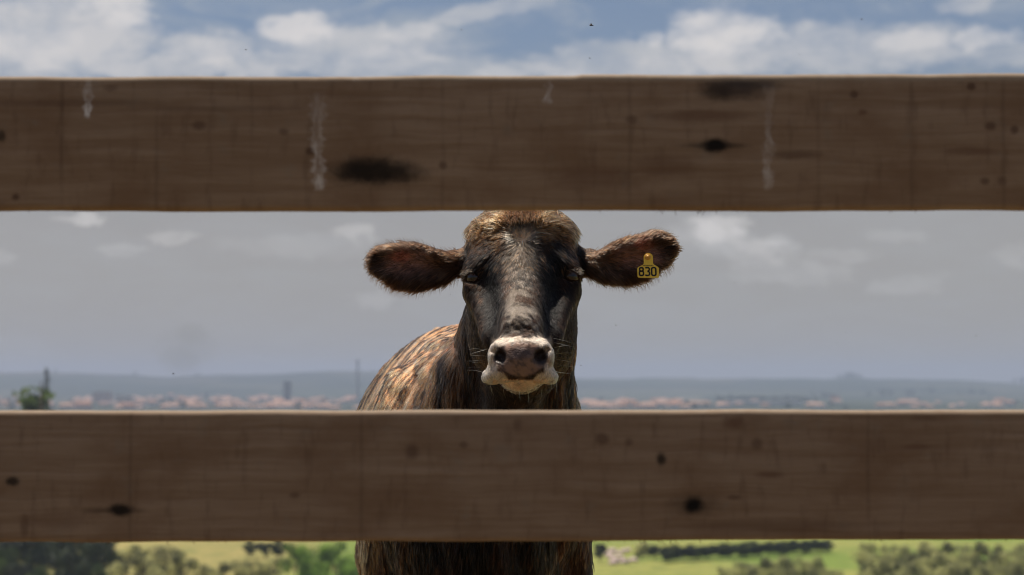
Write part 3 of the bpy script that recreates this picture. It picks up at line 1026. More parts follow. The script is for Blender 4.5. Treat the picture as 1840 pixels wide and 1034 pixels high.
# ears: outwards along the ear and towards its rim
sgn = np.sign(a_ - 938)
ecx = np.where(sgn < 0, 745, 1130); ecy = np.where(sgn < 0, 478, 468)
ec = np.stack([sgn * 1.0 + .5 * (a_ - ecx) / 80, -.25 + 0 * a_, -(b2 - ecy) / 45 * .9 + np.where(b2 > ecy, -.15, .05)], 1)
hc = hc * (1 - ear_[:, None]) + ec * ear_[:, None]
comb = comb * (1 - head_[:, None]) + hc * head_[:, None]
# curl noise
cs = np.where(head_ > .5, 42., 12.)
nz3 = np.stack([vnoise(root * cs[:, None], (1, 1, 1), o_) - .5 for o_ in (0, 31.7, 71.3)], 1)
amp = np.where(head_ > .5, 1.15 + .5 * crownm, .40)
amp = np.where(ear_ > .5, .7, amp)
comb = unit(comb) + nz3 * amp[:, None] + rng.normal(0, .12, (n, 3))
tan = comb - nrm * (comb * nrm).sum(1, keepdims=True)
tan = unit(tan)
# length and lift
L = np.where(head_ > .5, .013, .022)
L = np.where(head_ > .5, L + .010 * crownm + .007 * ell_m(a_, b2, 938, 420, 40, 30) * 1.0, L)
L = np.where((b2 > 500) & (head_ > .5) & (ear_ < .5), .0085, L)
L = np.where((b2 > 640) & (head_ > .5) & (root[:, 1] < 4.95), .006, L)
mzz = sstep(4.80 - root[:, 1], -.01, .02) * head_
L = L * (1 - mzz) + .0046 * mzz
rime = np.clip(np.sqrt(((a_ - ecx) / 88) ** 2 + ((b2 - ecy) / 50) ** 2), 0, 1.2)
L = np.where(ear_ > .5, .012 + .007 * sstep(rime, .55, .95) + .003 * (b2 > ecy), L)
L = np.where((head_ < .5) & (root[:, 2] < .95), .024, L)
L = L * rng.uniform(.65, 1.25, n) * np.where(lock & (mzz < .5), 1.35, 1.0)
lift = np.where(head_ > .5, .34, .15) + rng.normal(0, .10, n)
lift = np.where(ear_ > .5, .45 + .15 * rng.normal(0, 1, n), lift)
lift = lift + .2 * crownm * head_
lift = np.clip(lift, .05, 1.2)
kk = 5
tt = np.linspace(0, 1, kk)
pts = np.zeros((n, kk, 3))
for i, q in enumerate(tt):
    ang = lift * (1 - .45 * q)
    pts[:, i] = root + (tan * np.cos(ang)[:, None] + nrm * np.sin(ang)[:, None]) * (L * q)[:, None]
    pts[:, i, 2] -= (L * .18 * q * q)
# clumping
def clump(pts, root, size, amt, seed):
    key = np.floor(root / size[:, None] + seed).astype(np.int64)
    hsh = (key[:, 0] * 73856093) ^ (key[:, 1] * 19349663) ^ (key[:, 2] * 83492791) ^ (np.round(size * 1e5).astype(np.int64))
    _, inv = np.unique(hsh, return_inverse=True)
    inv = inv.ravel()
    cntc = np.bincount(inv)
    for i in range(1, kk):
        w_ = (tt[i] ** 1.3) * amt
        for d in range(3):
            m = np.bincount(inv, pts[:, i, d]) / cntc
            pts[:, i, d] += (m[inv] - pts[:, i, d]) * w_ * np.where(lock, .5, 1.0)
    return inv


size = np.where(head_ > .5, .0060 + .003 * crownm, .009)
size = np.where(mzz > .5, .0025, size)
jit = root + rng.normal(0, 1, (n, 3)) * (size * .22)[:, None]
inv = clump(pts, jit, size, .72, .37)
crnd = rng.random(inv.max() + 1)
r0 = np.where(head_ > .5, .00060, .00085)
r0 = np.where(lock, r0 * 2.1, r0 * .8)
r0 = np.where(mzz > .5, .00026, r0)
rad_ = r0[:, None] * np.array([1.0, .95, .8, .55, .12])[None, :]
hcol = coat_color(root, nrm, hair=True)
hv = np.where(mzz > .5, .35, 1.0)
hv = np.where((head_ < .5) & (root[:, 1] > 5.5), .30, hv)
hv = np.where(ear_ > .5, .65, hv) + .5 * crownm * head_ * (ear_ < .5)
hcol = hcol * np.exp(hv * 2.0 * (crnd[inv] - np.where((head_ > .5) & (mzz < .5), .72, .55)))[:, None] * np.exp(hv * rng.normal(0, 1, n) * np.where(lock, .62, .3))[:, None]
tip = rng.random(n)
hcol = np.where(((crnd[inv] + .25 * tip > 1.00) & (head_ > .5) & (b2 < 485) & (mzz < .5))[:, None], hcol * .5 + np.array(K['tan']) * .42, hcol)
hcol = np.where(((tip > .9) & (head_ < .5))[:, None], hcol * .6 + np.array(K['orange']) * .5, hcol)
hcol = np.clip(hcol, .003, .9)
ism = ear_ > .5
curves_obj('coat', pts[~ism], rad_[~ism], hcol[~ism], cow, hairm)
curves_obj('ear_hair', pts[ism], rad_[ism], hcol[ism], cow, hairm)


# forelock tuft, whiskers and lashes
def strands(name, specs, parent, kpt=7):
    P, Rr, Cc = [], [], []
    for (p0, d0, d1, Ln, rr_, col) in specs:
        p0 = np.array(p0, float); d0 = np.array(d0, float); d1 = np.array(d1, float)
        d0 /= np.linalg.norm(d0); d1 /= np.linalg.norm(d1)
        cur = p0.copy(); row = [cur.copy()]
        for i in range(kpt - 1):
            q = i / (kpt - 1)
            d = d0 * (1 - q) + d1 * q
            d /= np.linalg.norm(d)
            cur = cur + d * Ln / (kpt - 1)
            row.append(cur.copy())
        P.append(row); Rr.append([rr_ * (1 - .85 * i / (kpt - 1)) for i in range(kpt)]); Cc.append(col)
    return curves_obj(name, np.array(P), np.array(Rr), np.array(Cc), parent, hairm)


from mathutils.bvhtree import BVHTree
bvh = BVHTree.FromPolygons([tuple(v) for v in bv.tolist()], [tuple(f) for f in bf.tolist()])


def hit(px, py):
    o = Vector((0, 0, EYE))
    d = (Vector(W(px, py, 4.5)) - o).normalized()
    r_ = bvh.ray_cast(o, d)
    return (np.array(r_[0]), np.array(r_[1])) if r_[0] is not None else (None, None)


sp = []
for i in range(900):
    ax = rnd.gauss(938, 13); ay = rnd.uniform(376, 404)
    h, nn_ = hit(ax, ay)
    if h is None: continue
    s = (ax - 938) / 30
    col = np.array(K['brown']) * rnd.uniform(.6, 1.6) if rnd.random() < .7 else np.array(K['tan']) * rnd.uniform(.4, .9)
    sp.append((h, (s * .6, -.5, .55 + rnd.gauss(0, .2)), (-s * .5 + rnd.gauss(0, .25), -.25, -.9), rnd.uniform(.020, .038), .0008, col))
strands('forelock', sp, cow)
sp = []
for (x0, y0, sx) in [(868, 632, -1), (870, 640, -1), (867, 647, -1), (868, 655, -1), (866, 664, -1), (872, 627, -1), (866, 671, -1),
                     (1000, 626, 1), (1002, 637, 1), (1003, 646, 1), (1001, 616, 1), (1003, 660, 1), (1003, 668, 1), (999, 608, 1)]:
    h, _n = hit(x0 - sx * 5, y0)
    if h is None: continue
    sp.append((h, (sx, -.25, rnd.uniform(-.3, .6)), (sx, .1, rnd.uniform(-.45, .1)), rnd.uniform(.028, .045), .00032, (.75, .68, .55)))
for (x0, y0) in [(882, 692), (905, 700), (975, 700), (990, 690), (934, 706), (1000, 686), (950, 706), (920, 705)]:
    h, _n = hit(x0, y0 - 4)
    if h is None: continue
    sp.append((h, (rnd.gauss(0, .25), -.4, -1), (rnd.gauss(0, .4), .1, -1), rnd.uniform(.012, .03), .00028, (.6, .52, .4)))
strands('whiskers', sp, cow)
sp = []
for (cx, cy, sx) in ((848, 491, -1), (1031, 489, 1)):
    for i in range(80):
        ax = cx + rnd.gauss(0, 6); ay = cy + rnd.gauss(0, 3.5)
        h, _n = hit(ax, ay)
        if h is None: continue
        sp.append((h, (sx * rnd.uniform(.3, 1.2), -.9, rnd.uniform(-.5, .6)), (sx * 1.0, -.3, rnd.uniform(-1.0, .5)), rnd.uniform(.008, .019), .0004,
                   np.array(K['pale']) * rnd.uniform(.25, .85)))
strands('eyelashes', sp, cow)
# fringes along the ear rims
sp = []
for (ex, rows, sx) in ((0, [(668, 492), (690, 510), (715, 521), (745, 526), (775, 522), (805, 514), (828, 508)], -1), (0, [(1050, 510), (1075, 512), (1100, 516), (1130, 514), (1155, 506), (1180, 492), (1205, 474)], 1)):
    for i in range(620):
        q = rnd.random() * (len(rows) - 1.001)
        k = int(q); f_ = q - k
        ax = rows[k][0] * (1 - f_) + rows[k + 1][0] * f_; ay = rows[k][1] * (1 - f_) + rows[k + 1][1] * f_
        h = None
        for up in range(0, 26, 3):
            h, _n = hit(ax, ay - up)
            if h is not None and h[1] < 5.1: break
            h = None
        if h is None: continue
        sp.append((h, (sx * rnd.uniform(0, .9), rnd.uniform(-.5, .3), -.8), (sx * rnd.uniform(-.2, .7), .1, -1), rnd.uniform(.010, .030), .00034, np.array(K['brown']) * rnd.uniform(.4, 1.5)))
for (rows, sx) in (([(664, 470), (672, 448), (690, 436), (715, 431), (745, 431), (785, 438), (820, 446)], -1), ([(1060, 440), (1100, 430), (1130, 420), (1165, 417), (1195, 422), (1212, 438), (1216, 458)], 1)):
    for i in range(420):
        q = rnd.random() * (len(rows) - 1.001)
        k = int(q); f_ = q - k
        ax = rows[k][0] * (1 - f_) + rows[k + 1][0] * f_; ay = rows[k][1] * (1 - f_) + rows[k + 1][1] * f_
        h = None
        for up in range(0, 26, 3):
            h, _n = hit(ax, ay + up)
            if h is not None and h[1] < 5.1: break
            h = None
        if h is None: continue
        sp.append((h, (sx * rnd.uniform(.0, 1), rnd.uniform(-.4, .4), .7), (sx * rnd.uniform(.3, 1), .1, .5), rnd.uniform(.008, .022), .00032, np.array(K['brown']) * rnd.uniform(.4, 1.8)))
strands('ear_fringe', sp, cow)

# eyes
em, t, b, _ = material('cow_eye')
co = t.new('ShaderNodeTexCoord').outputs['Object']
ln = t.new('ShaderNodeVectorMath', operation='LENGTH'); t.put(ln.inputs[0], t.xyz(t.sep(co)[0], 0.0, t.math('MULTIPLY', t.sep(co)[2], 1.6)))
t.put(b.inputs['Base Color'], t.ramp(ln.outputs['Value'], [(0, C4(.004, .003, .003)), (.35, C4(.006, .004, .003)), (.5, C4(.03, .012, .007)), (.85, C4(.02, .009, .006)), (1, C4(.12, .07, .05))]))
b.inputs['Roughness'].default_value = .06
b.inputs['Specular IOR Level'].default_value = .6
for p, s in EYES:
    v, f = [], []
    NS, NR = 24, 14
    for i in range(NR + 1):
        th = math.pi * i / NR
        for j in range(NS):
            ph = 2 * math.pi * j / NS
            bul = 1 + .06 * max(0, math.cos(th)) ** 6
            v.append((math.sin(th) * math.cos(ph), -math.cos(th) * bul, math.sin(th) * math.sin(ph)))
    for i in range(NR):
        for j in range(NS):
            f.append((i * NS + j, i * NS + (j + 1) % NS, (i + 1) * NS + (j + 1) % NS, (i + 1) * NS + j))
    o = mesh_obj('eye', v, f, em, cow, smooth=True)
    o.scale = (.0185,) * 3
    o.rotation_euler = (0, 0, s * R(24))
    o.location = p - ORG + np.array([s * .003, -.005, 0])


# ------------------------------------------------------------------ ear tag
def extrude(poly, th):
    """poly in (x,z), faces -Y at y=0 with thickness th behind"""
    k = len(poly)
    v = [(x, 0, z) for x, z in poly] + [(x, th, z) for x, z in poly]
    f = [tuple(range(k)), tuple(reversed(range(k, 2 * k)))]
    f += [(i, k + i, k + (i + 1) % k, (i + 1) % k) for i in range(k)]
    return v, f


TY = 4.966
u = TY / 4344.4
TC = W(1164.5, 480, TY)


def tp(px, py): return ((px - 1164.5) * u, -(py - 480) * u)


yel = simple('yellow_tag_plastic', (.90, .60, .05), .45, .10, 60, .5)
blk = simple('black_tag_ink', (.012, .011, .010), .6, .1, 60)
out_ = [tp(1145.2, 482.5), tp(1146.6, 480.6), tp(1155.5, 475.6), tp(1157.2, 473)]
out_ += [tp(1165.3 + 8.3 * math.cos(a), 462.2 - 8.0 * math.sin(a)) for a in np.linspace(math.pi * 1.02, -math.pi * .02, 13)]
out_ += [tp(1173.6, 473), tp(1175.4, 475.6), tp(1182.6, 480.2), tp(1184, 482.2), tp(1184, 498), tp(1182.4, 499.8), tp(1147.2, 499.6), tp(1145.4, 497.8)]
v, f = extrude(out_[::-1], .0016)
tg = mesh_obj('ear_tag', v, f, yel, cow)
tg.location = TC - ORG
tg.rotation_euler = (R(-8), 0, R(4))
tg['label'] = 'yellow plastic ear tag printed 830'
# rim and stud
v, f = [], []
for i, (rr_, yy) in enumerate([(.0062, .0), (.0062, -.0012), (.0050, -.0022), (.0036, -.0018), (.0030, -.0034), (.0012, -.0044), (.0002, -.0046)]):
    for j in range(20):
        a = 2 * math.pi * j / 20
        v.append((rr_ * math.cos(a), yy, rr_ * math.sin(a)))
for i in range(6):
    for j in range(20):
        f.append((i * 20 + j, i * 20 + (j + 1) % 20, (i + 1) * 20 + (j + 1) % 20, (i + 1) * 20 + j))
stud = mesh_obj('stud', v, f, simple('orange_stud_plastic', (.62, .30, .04), .4, .2, 90, .5), tg, smooth=True)
q = tp(1164.2, 461.8)
stud.location = (q[0], -.0002, q[1])


def stroke(pl, wd, closed=False):
    """flat ribbon of width wd through pl, 3 tenths of a millimetre thick"""
    pl = [Vector((a, b_)) for a, b_ in pl]
    n = len(pl)
    Lf, Rt = [], []
    for i in range(n):
        if closed:
            a, c = pl[i - 1], pl[(i + 1) % n]
        else:
            a, c = pl[max(i - 1, 0)], pl[min(i + 1, n - 1)]
        d = (c - a).normalized()
        nn_ = Vector((-d.y, d.x)) * wd / 2
        Lf.append(pl[i] + nn_); Rt.append(pl[i] - nn_)
    v, f = [], []
    for a, c in zip(Lf, Rt):
        v += [(a.x, 0, a.y), (c.x, 0, c.y), (a.x, .0004, a.y), (c.x, .0004, c.y)]
    m = n if closed else n - 1
    for i in range(m):
        p0, p1 = i * 4, ((i + 1) % n) * 4
        f += [(p0, p0 + 1, p1 + 1, p1), (p0 + 2, p1 + 2, p1 + 3, p0 + 3), (p0, p1, p1 + 2, p0 + 2), (p0 + 1, p0 + 3, p1 + 3, p1 + 1)]
    if not closed:
        f += [(0, 2, 3, 1), (4 * n - 4, 4 * n - 3, 4 * n - 1, 4 * n - 2)]
    return v, f


def rrect(cx, cy, hw, hh, r, seg_=5):
    pl = []
    for (sx, sy, a0) in ((1, -1, 0), (-1, -1, 90), (-1, 1, 180), (1, 1, 270)):
        for k in range(seg_ + 1):
            a = R(a0 + 90 * k / seg_)
            pl.append((cx + sx * (hw - r) + r * math.cos(a), cy + sy * (hh - r) - r * math.sin(a)))
    return pl


def join(parts):
    V, Fc = [], []
    for v, f in parts:
        o = len(V); V += v; Fc += [tuple(i + o for i in q) for q in f]
    return V, Fc


def P2(pl): return [tp(a, b_) for a, b_ in pl]


SW = 2.9 * u
d8 = join([stroke(P2(rrect(1152.3, 484.6, 3.1, 3.1, 2.2)), SW, True), stroke(P2(rrect(1152.3, 491.8, 3.7, 3.9, 2.6)), SW, True)])
three = [(1159.6, 482.6), (1160.6, 481.6), (1162.6, 481.3), (1165.2, 481.6), (1166.4, 482.8), (1166.6, 485.2), (1165.6, 487.2), (1163.2, 488.2)]
three2 = [(1163.2, 488.2), (1165.8, 488.8), (1166.9, 490.4), (1167, 493.2), (1165.8, 495.2), (1163, 495.7), (1160.4, 495.4), (1159.2, 494.2)]
d3 = join([stroke(P2(three), SW), stroke(P2(three2), SW)])
d0 = join([stroke(P2(rrect(1174.6, 488.5, 3.8, 7.2, 3.0)), SW, True)])
for nm, d in (('digit', d8), ('digit', d3), ('digit', d0)):
    o = mesh_obj(nm, d[0], d[1], blk, tg)
    o.location = (0, -.0005, 0)
marks = []
for i in range(10):
    x0 = 1155.4 + i * 1.98
    marks.append(stroke(P2([(x0, 476.6), (x0, 478.6)]), .55 * u))
    if i % 2 == 0: marks.append(stroke(P2([(x0, 476.8), (x0 + 1.1, 476.8)]), .45 * u))
    if i % 3 == 0: marks.append(stroke(P2([(x0, 477.6), (x0 + 1.0, 477.6)]), .45 * u))
    if i % 3 == 1: marks.append(stroke(P2([(x0 + 1.1, 476.6), (x0 + 1.1, 478.6)]), .5 * u))
d = join(marks)
o = mesh_obj('lettering', d[0], d[1], blk, tg)
o.location = (0, -.0005, 0)


# ------------------------------------------------------------------ trees
leafmats = {}


def leaf_mat(nm, lo, hi):
    m, t, b, out = material(nm)
    gi = t.new('ShaderNodeNewGeometry')
    rp_ = t.new('ShaderNodeAttribute', attribute_name='tone')
    t.put(b.inputs['Base Color'], t.mix(rp_.outputs['Fac'], C4(*lo), C4(*hi)))
    b.inputs['Roughness'].default_value = .6
    b.inputs['Specular IOR Level'].default_value = .25
    tr = t.new('ShaderNodeBsdfTranslucent')
    t.put(tr.inputs[0], t.mix(rp_.outputs['Fac'], C4(*lo), C4(*hi)))
    mx = t.new('ShaderNodeMixShader'); mx.inputs[0].default_value = .12 if 'dark' in nm else .45
    t.l.new(b.outputs[0], mx.inputs[1]); t.l.new(tr.outputs[0], mx.inputs[2])
    t.l.new(mx.outputs[0], out.inputs[0])
    return m


M_dark = leaf_mat('dark_leaves', (.002, .004, .002), (.034, .055, .014))
M_olive = leaf_mat('olive_leaves', (.020, .028, .014), (.62, .60, .26))
M_green = leaf_mat('green_leaves', (.020, .045, .010), (.32, .50, .08))
M_mid = leaf_mat('mid_green_leaves', (.015, .03, .010), (.10, .15, .04))
M_bark = simple('bark', (.11, .085, .06), .9, .3, 4)


def crown_mesh(seed, h, wd, nclump, nleaf, ls, shape='round', low=.25):
    g = np.random.default_rng(seed)
    cz0, cz1 = h * low, h
    C_ = []
    while len(C_) < nclump:
        p = g.uniform(-1, 1, 3)
        if np.linalg.norm(p) > 1: continue
        if shape == 'cone':
            zf = (p[2] + 1) / 2
            p[:2] *= (1.05 - zf)
        C_.append(p)
    C_ = np.array(C_)
    C_[:, :2] *= wd / 2
    C_[:, 2] = cz0 + (C_[:, 2] + 1) / 2 * (cz1 - cz0)
    rad_c = g.uniform(.13, .26, nclump) * wd
    ci = g.integers(0, nclump, nleaf)
    d = g.normal(0, 1, (nleaf, 3)); d /= np.linalg.norm(d, axis=1, keepdims=True)
    pos_ = C_[ci] + d * (rad_c[ci] * g.uniform(.55, 1.05, nleaf))[:, None] * np.array([1, 1, .75])
    pos_[:, 2] = np.maximum(pos_[:, 2], h * low * .6)
    nn_ = d + g.normal(0, .7, (nleaf, 3)); nn_ /= np.linalg.norm(nn_, axis=1, keepdims=True)
    up = g.normal(0, 1, (nleaf, 3))
    a = np.cross(nn_, up); a /= np.linalg.norm(a, axis=1, keepdims=True)
    b_ = np.cross(nn_, a)
    s = ls * g.uniform(.6, 1.4, nleaf)[:, None]
    q = np.stack([pos_ - a * s, pos_ - b_ * s * .5, pos_ + a * s, pos_ + b_ * s * .5], 1).reshape(-1, 3)
    f = np.arange(nleaf * 4).reshape(-1, 4)
    tone = np.clip((g.random(nclump) ** 1.3)[ci] + g.normal(0, .15, nleaf), 0, 1)
    return q, f, np.repeat(tone, 4)


def trunk_mesh(seed, h, r):
    g = random.Random(seed)
    V_, F_ = [], []

    def limb(p, d, L_, r0, r1, n_=5):
        p = Vector(p); d = Vector(d).normalized()
        base = len(V_)
        for i in range(n_):
            q = i / (n_ - 1)
            rr_ = r0 + (r1 - r0) * q
            a = d.orthogonal().normalized(); b_ = d.cross(a)
            for j in range(6):
                an = j * math.pi / 3
                V_.append(tuple(p + a * rr_ * math.cos(an) + b_ * rr_ * math.sin(an)))
            p = p + d * L_ / (n_ - 1)
            d = (d + Vector((g.gauss(0, .08), g.gauss(0, .08), .03))).normalized()
        for i in range(n_ - 1):
            for j in range(6):
                F_.append((base + i * 6 + j, base + i * 6 + (j + 1) % 6, base + (i + 1) * 6 + (j + 1) % 6, base + (i + 1) * 6 + j))
        return p
    e = limb((0, 0, -.3), (0, 0, 1), h * .55, r, r * .55)
    for k in range(6):
        a = k * 1.05 + g.random()
        z = h * (.25 + .05 * k)
        limb((0, 0, z), (math.cos(a), math.sin(a), .9), h * .38, r * .42, r * .1)
    limb(e, (g.gauss(0, .1), g.gauss(0, .1), 1), h * .35, r * .5, r * .1)
    return V_, F_


def make_tree_data(nm, seed, h, wd, ncl, nl, ls, mat, shape='round', low=.22):
    q, f, tone = crown_mesh(seed, h, wd, ncl, nl, ls, shape, low)
    tmp = mesh_obj('crown', q, f, mat)
    at_ = tmp.data.attributes.new('tone', 'FLOAT', 'POINT')
    at_.data.foreach_set('value', tone.astype(np.float32))
    v, f = trunk_mesh(seed, h, h * .028)
    tmt = mesh_obj('trunk', v, f, M_bark)
    cd, td = tmp.data, tmt.data
    bpy.data.objects.remove(tmp); bpy.data.objects.remove(tmt)
    return nm, cd, td


def put_tree(proto, loc, s, rz, label, group, sq=1.0):
    nm, cd, td = proto
    r_ = empty(nm, loc, label, 'tree', group, rz)
    r_.scale = (s * sq, s * sq, s)
    for part, dt in (('crown', cd), ('trunk', td)):
        o = bpy.data.objects.new(part, dt)
        COL.objects.link(o); o.parent = r_
    return r_


T_dark = [make_tree_data('broadleaf_tree', 100 + i, 10, 9.5, 17, 6500, .24, M_dark) for i in range(2)]
T_olive = [make_tree_data('broadleaf_tree', 200 + i, 6, 7, 16, 4600, .17, M_olive, low=.1) for i in range(3)]
T_green = [make_tree_data('broadleaf_tree', 300 + i, 8, 6.5, 26, 3800, .20, M_green, low=.12) for i in range(2)]
T_far = [make_tree_data('broadleaf_tree', 400 + i, 9, 9, 16, 700, .5, M_dark, low=.15) for i in range(2)]
T_cone = [make_tree_data('conifer_tree', 500, 12, 5, 30, 2600, .26, M_mid, 'cone', .08), make_tree_data('conifer_tree', 501, 12, 5, 30, 2600, .26, M_dark, 'cone', .08)]


def rz(): return rnd.uniform(0, 6.28)


def Yrow(px, py):
    """depth where the sight line through (px,py) meets the ground"""
    yy = np.arange(150, 2500, 1.0)
    xx = (px - 920) / 4344.4 * yy
    below = ground_h(xx, yy) - (EYE - (py - 690) / 4344.4 * yy)
    k = np.argmax(below > 0)
    return float(yy[k])


def tree_at(kind, px, base, top, label, group, sq=1.0):
    """a tree whose foot is on the ground at photo row base and whose head reaches row top"""
    pr, hgt = kind
    Y = Yrow(px, base)
    g_ = on_ground(px, Y)
    s = (EYE - (top - 690) / 4344.4 * Y - g_.z) / hgt
    put_tree(pr[rnd.randrange(len(pr))], g_, max(s, .2), rz(), label, group, sq)


KD, KO, KG = (T_dark, 10.6), (T_olive, 6.4), (T_green, 8.4)
for (px, b_, tp_, sq) in [(15, 1050, 945, 1), (60, 1056, 945, .9), (105, 1050, 942, 1), (150, 1062, 948, 1), (190, 1054, 958, .7), (165, 1040, 955, .8), (25, 1034, 960, 1), (130, 1080, 995, .9), (40, 1084, 1000, .9), (85, 1034, 960, .9)]:
    tree_at(KD, px, b_, tp_, 'dark green leafy tree in the valley, lower left corner', 'dark trees at the lower left', sq)
KM = ([make_tree_data('broadleaf_tree', 610, 8, 7, 14, 3600, .2, M_mid, low=.1)], 8.4)
for (px, b_, tp_, sq) in [(128, 1062, 990, .7), (12, 1066, 984, .8), (180, 1078, 1012, .8), (75, 1090, 1016, .8)]:
    tree_at(KM, px, b_, tp_, 'mid green bushy tree standing before the dark trees at the lower left', 'green trees before the dark ones', sq)
for (px, b_, tp_, sq) in [(232, 1032, 975, .9), (262, 1050, 990, .9), (300, 1046, 977, 1), (330, 1052, 984, .8), (210, 1074, 1006, .9), (285, 1076, 1012, .9), (255, 1016, 976, .9)]:
    tree_at(KO, px, b_, tp_, 'grey olive bushy tree left of the yellow field', 'olive trees left of the yellow field', sq)
for (px, b_, tp_, sq) in [(372, 1050, 1012, 1), (400, 1052, 1008, 1), (428, 1046, 1005, 1), (455, 1044, 1003, 1), (486, 1042, 1000, 1)]:
    tree_at(KO, px, b_, tp_, 'low olive bush at the foot of the yellow field', 'bushes below the yellow field', sq)
for (px, b_, tp_, sq) in [(452, 1000, 970, 1.1), (478, 1003, 970, 1.1), (503, 1003, 968, 1.1)]:
    tree_at(KD, px, b_, tp_, 'dark tree at the far edge of the yellow field', 'dark trees behind the yellow field', sq)
for (px, b_, tp_, sq) in [(533, 1052, 970, .85), (560, 1060, 972, .9), (600, 1054, 968, .9), (640, 1056, 972, .9), (580, 1084, 1000, .8), (622, 1084, 1005, .8)]:
    tree_at(KG, px, b_, tp_, 'fresh green tree below the rail beside the left of the cow', 'green trees beside the cow', sq)
for i in range(30):
    q = i / 29
    tree_at(KD, 1198 + 285 * q, 1010 - 18 * q + rnd.uniform(-2, 2), 980 - 12 * q + rnd.uniform(-2, 2), 'dark tree of the hedge line behind the green meadow', 'hedge line trees behind the meadow', 1.25)
tree_at(KO, 1152, 1003, 972, 'bushy tree right of the pale boulders', None)
tree_at(KD, 1176, 1006, 975, 'small dark tree at the left end of the hedge line', None)
tree_at(KD, 1078, 1012, 970, 'dark tree beside the cow behind the pale boulders', None, .6)
for (px, b_, tp_, sq) in [(1302, 1046, 1016, 1.1), (1330, 1050, 1006, 1), (1362, 1052, 1000, 1), (1395, 1048, 996, 1), (1425, 1050, 998, .9), (1458, 1048, 996, .9), (1345, 1072, 1020, 1), (1410, 1072, 1018, 1), (1470, 1074, 1018, .9), (1500, 1064, 1022, .9)]:
    tree_at(KO, px, b_, tp_, 'low olive bush standing in front of the green meadow', 'bushes before the green meadow', sq)
for i in range(27):
    col_ = i % 9
    row = i // 9
    px = 1558 + col_ * 34 + (row % 2) * 12 + rnd.uniform(-8, 8)
    tree_at(KO, px, 1024 + row * 26 + rnd.uniform(-4, 4), 970 + row * 20 + rnd.uniform(-3, 8), 'olive green tree of the grove in the lower right corner', 'grove at the lower right', .85)
for i in range(34):      # elsewhere in the valley
    px = rnd.uniform(-150, 2000)
    Y = rnd.uniform(760, 2600)
    put_tree([T_far[0], T_far[1]][rnd.randrange(2)], on_ground(px, Y), rnd.uniform(.6, 1.0), rz(), 'scattered valley tree behind the lower rail', 'scattered valley trees')

# pale boulders beside the cow's right side
bm_ = simple('pale_pink_stone', (.55, .42, .38), .7, .3, 1.2)


def boulder(loc, s, seed, label):
    v, f = [], []
    NS, NR = 16, 10
    for i in range(NR + 1):
        th = math.pi * i / NR
        for j in range(NS):
            ph = 2 * math.pi * j / NS
            v.append((math.sin(th) * math.cos(ph), math.sin(th) * math.sin(ph), math.cos(th)))
    for i in range(NR):
        for j in range(NS):
            f.append((i * NS + j, (i + 1) * NS + j, (i + 1) * NS + (j + 1) % NS, i * NS + (j + 1) % NS))
    v = np.array(v)
    k = .7 + .6 * fbm(v, 1.6, 3, seed)
    v = v * k[:, None] * np.array([1.1, .9, .8]) * s
    v[:, 2] = np.maximum(v[:, 2], -.3 * s)
    o = mesh_obj('boulder', v, f, bm_, smooth=True)
    o.location = loc + Vector((0, 0, .25 * s))
    tag(o, label, 'boulder', 'pale boulders at the edge of the meadow')


for i, (px, py) in enumerate([(1083, 985), (1100, 992), (1110, 996), (1120, 993), (1128, 990), (1098, 1003), (1106, 1008), (1116, 1004), (1137, 1009), (1092, 998), (1122, 1012), (1102, 1014)]):
    boulder(on_ground(px, Yrow(px, py)), rnd.uniform(.7, 1.2), 20 + i, 'pale pinkish boulder between the cow and the green meadow')

# ------------------------------------------------------------------ far town
wallm = [simple('white_render', (.62, .58, .53), .8, .12, .3), simple('cream_render', (.58, .47, .36), .8, .12, .3), simple('pink_render', (.55, .36, .29), .8, .12, .3)]
roofm = [simple('orange_roof_tiles', (.36, .22, .165), .85, .2, .6), simple('brown_roof_tiles', (.28, .14, .09), .85, .2, .6), simple('grey_sheet_roof', (.42, .42, .42), .5, .1, .3)]
winm = simple('window_glass', (.05, .06, .07), .15, .1, 1, .6)


def boxv(x0, x1, y0, y1, z0, z1):
    v = [(x0, y0, z0), (x1, y0, z0), (x1, y1, z0), (x0, y1, z0), (x0, y0, z1), (x1, y0, z1), (x1, y1, z1), (x0, y1, z1)]
    f = [(0, 3, 2, 1), (4, 5, 6, 7), (0, 1, 5, 4), (1, 2, 6, 5), (2, 3, 7, 6), (3, 0, 4, 7)]
    return v, f


def house_data(wx, wy, hz, rh, wm, rm):
    v, f = boxv(-wx / 2, wx / 2, -wy / 2, wy / 2, -1.5, hz)
    a = mesh_obj('wall', v, f, wm).data
    e = .5
    v = [(-wx / 2 - e, -wy / 2 - e, hz + .02), (wx / 2 + e, -wy / 2 - e, hz + .02), (wx / 2 + e, wy / 2 + e, hz + .02), (-wx / 2 - e, wy / 2 + e, hz + .02), (-wx / 2 + rh * .8, 0, hz + rh), (wx / 2 - rh * .8, 0, hz + rh)]
    f = [(0, 1, 5, 4), (1, 2, 5), (2, 3, 4, 5), (3, 0, 4), (3, 2, 1, 0)]
    b_ = mesh_obj('roof', v, f, rm).data
    for o in [o for o in COL.objects if o.data in (a, b_)]: bpy.data.objects.remove(o)
    return [('wall', a), ('roof', b_)]


HP = {}
for wi, wn_ in enumerate(('white', 'cream', 'pink')):
    for ri, rn_ in enumerate(('orange tiled', 'brown tiled')):
        HP[(wi, ri)] = (house_data(11 + 3 * wi, 9, 4.5 + 1.5 * ri, 2.6, wallm[wi], roofm[ri]), f'tiny {wn_} house with {rn_} roof in the hazy far town')


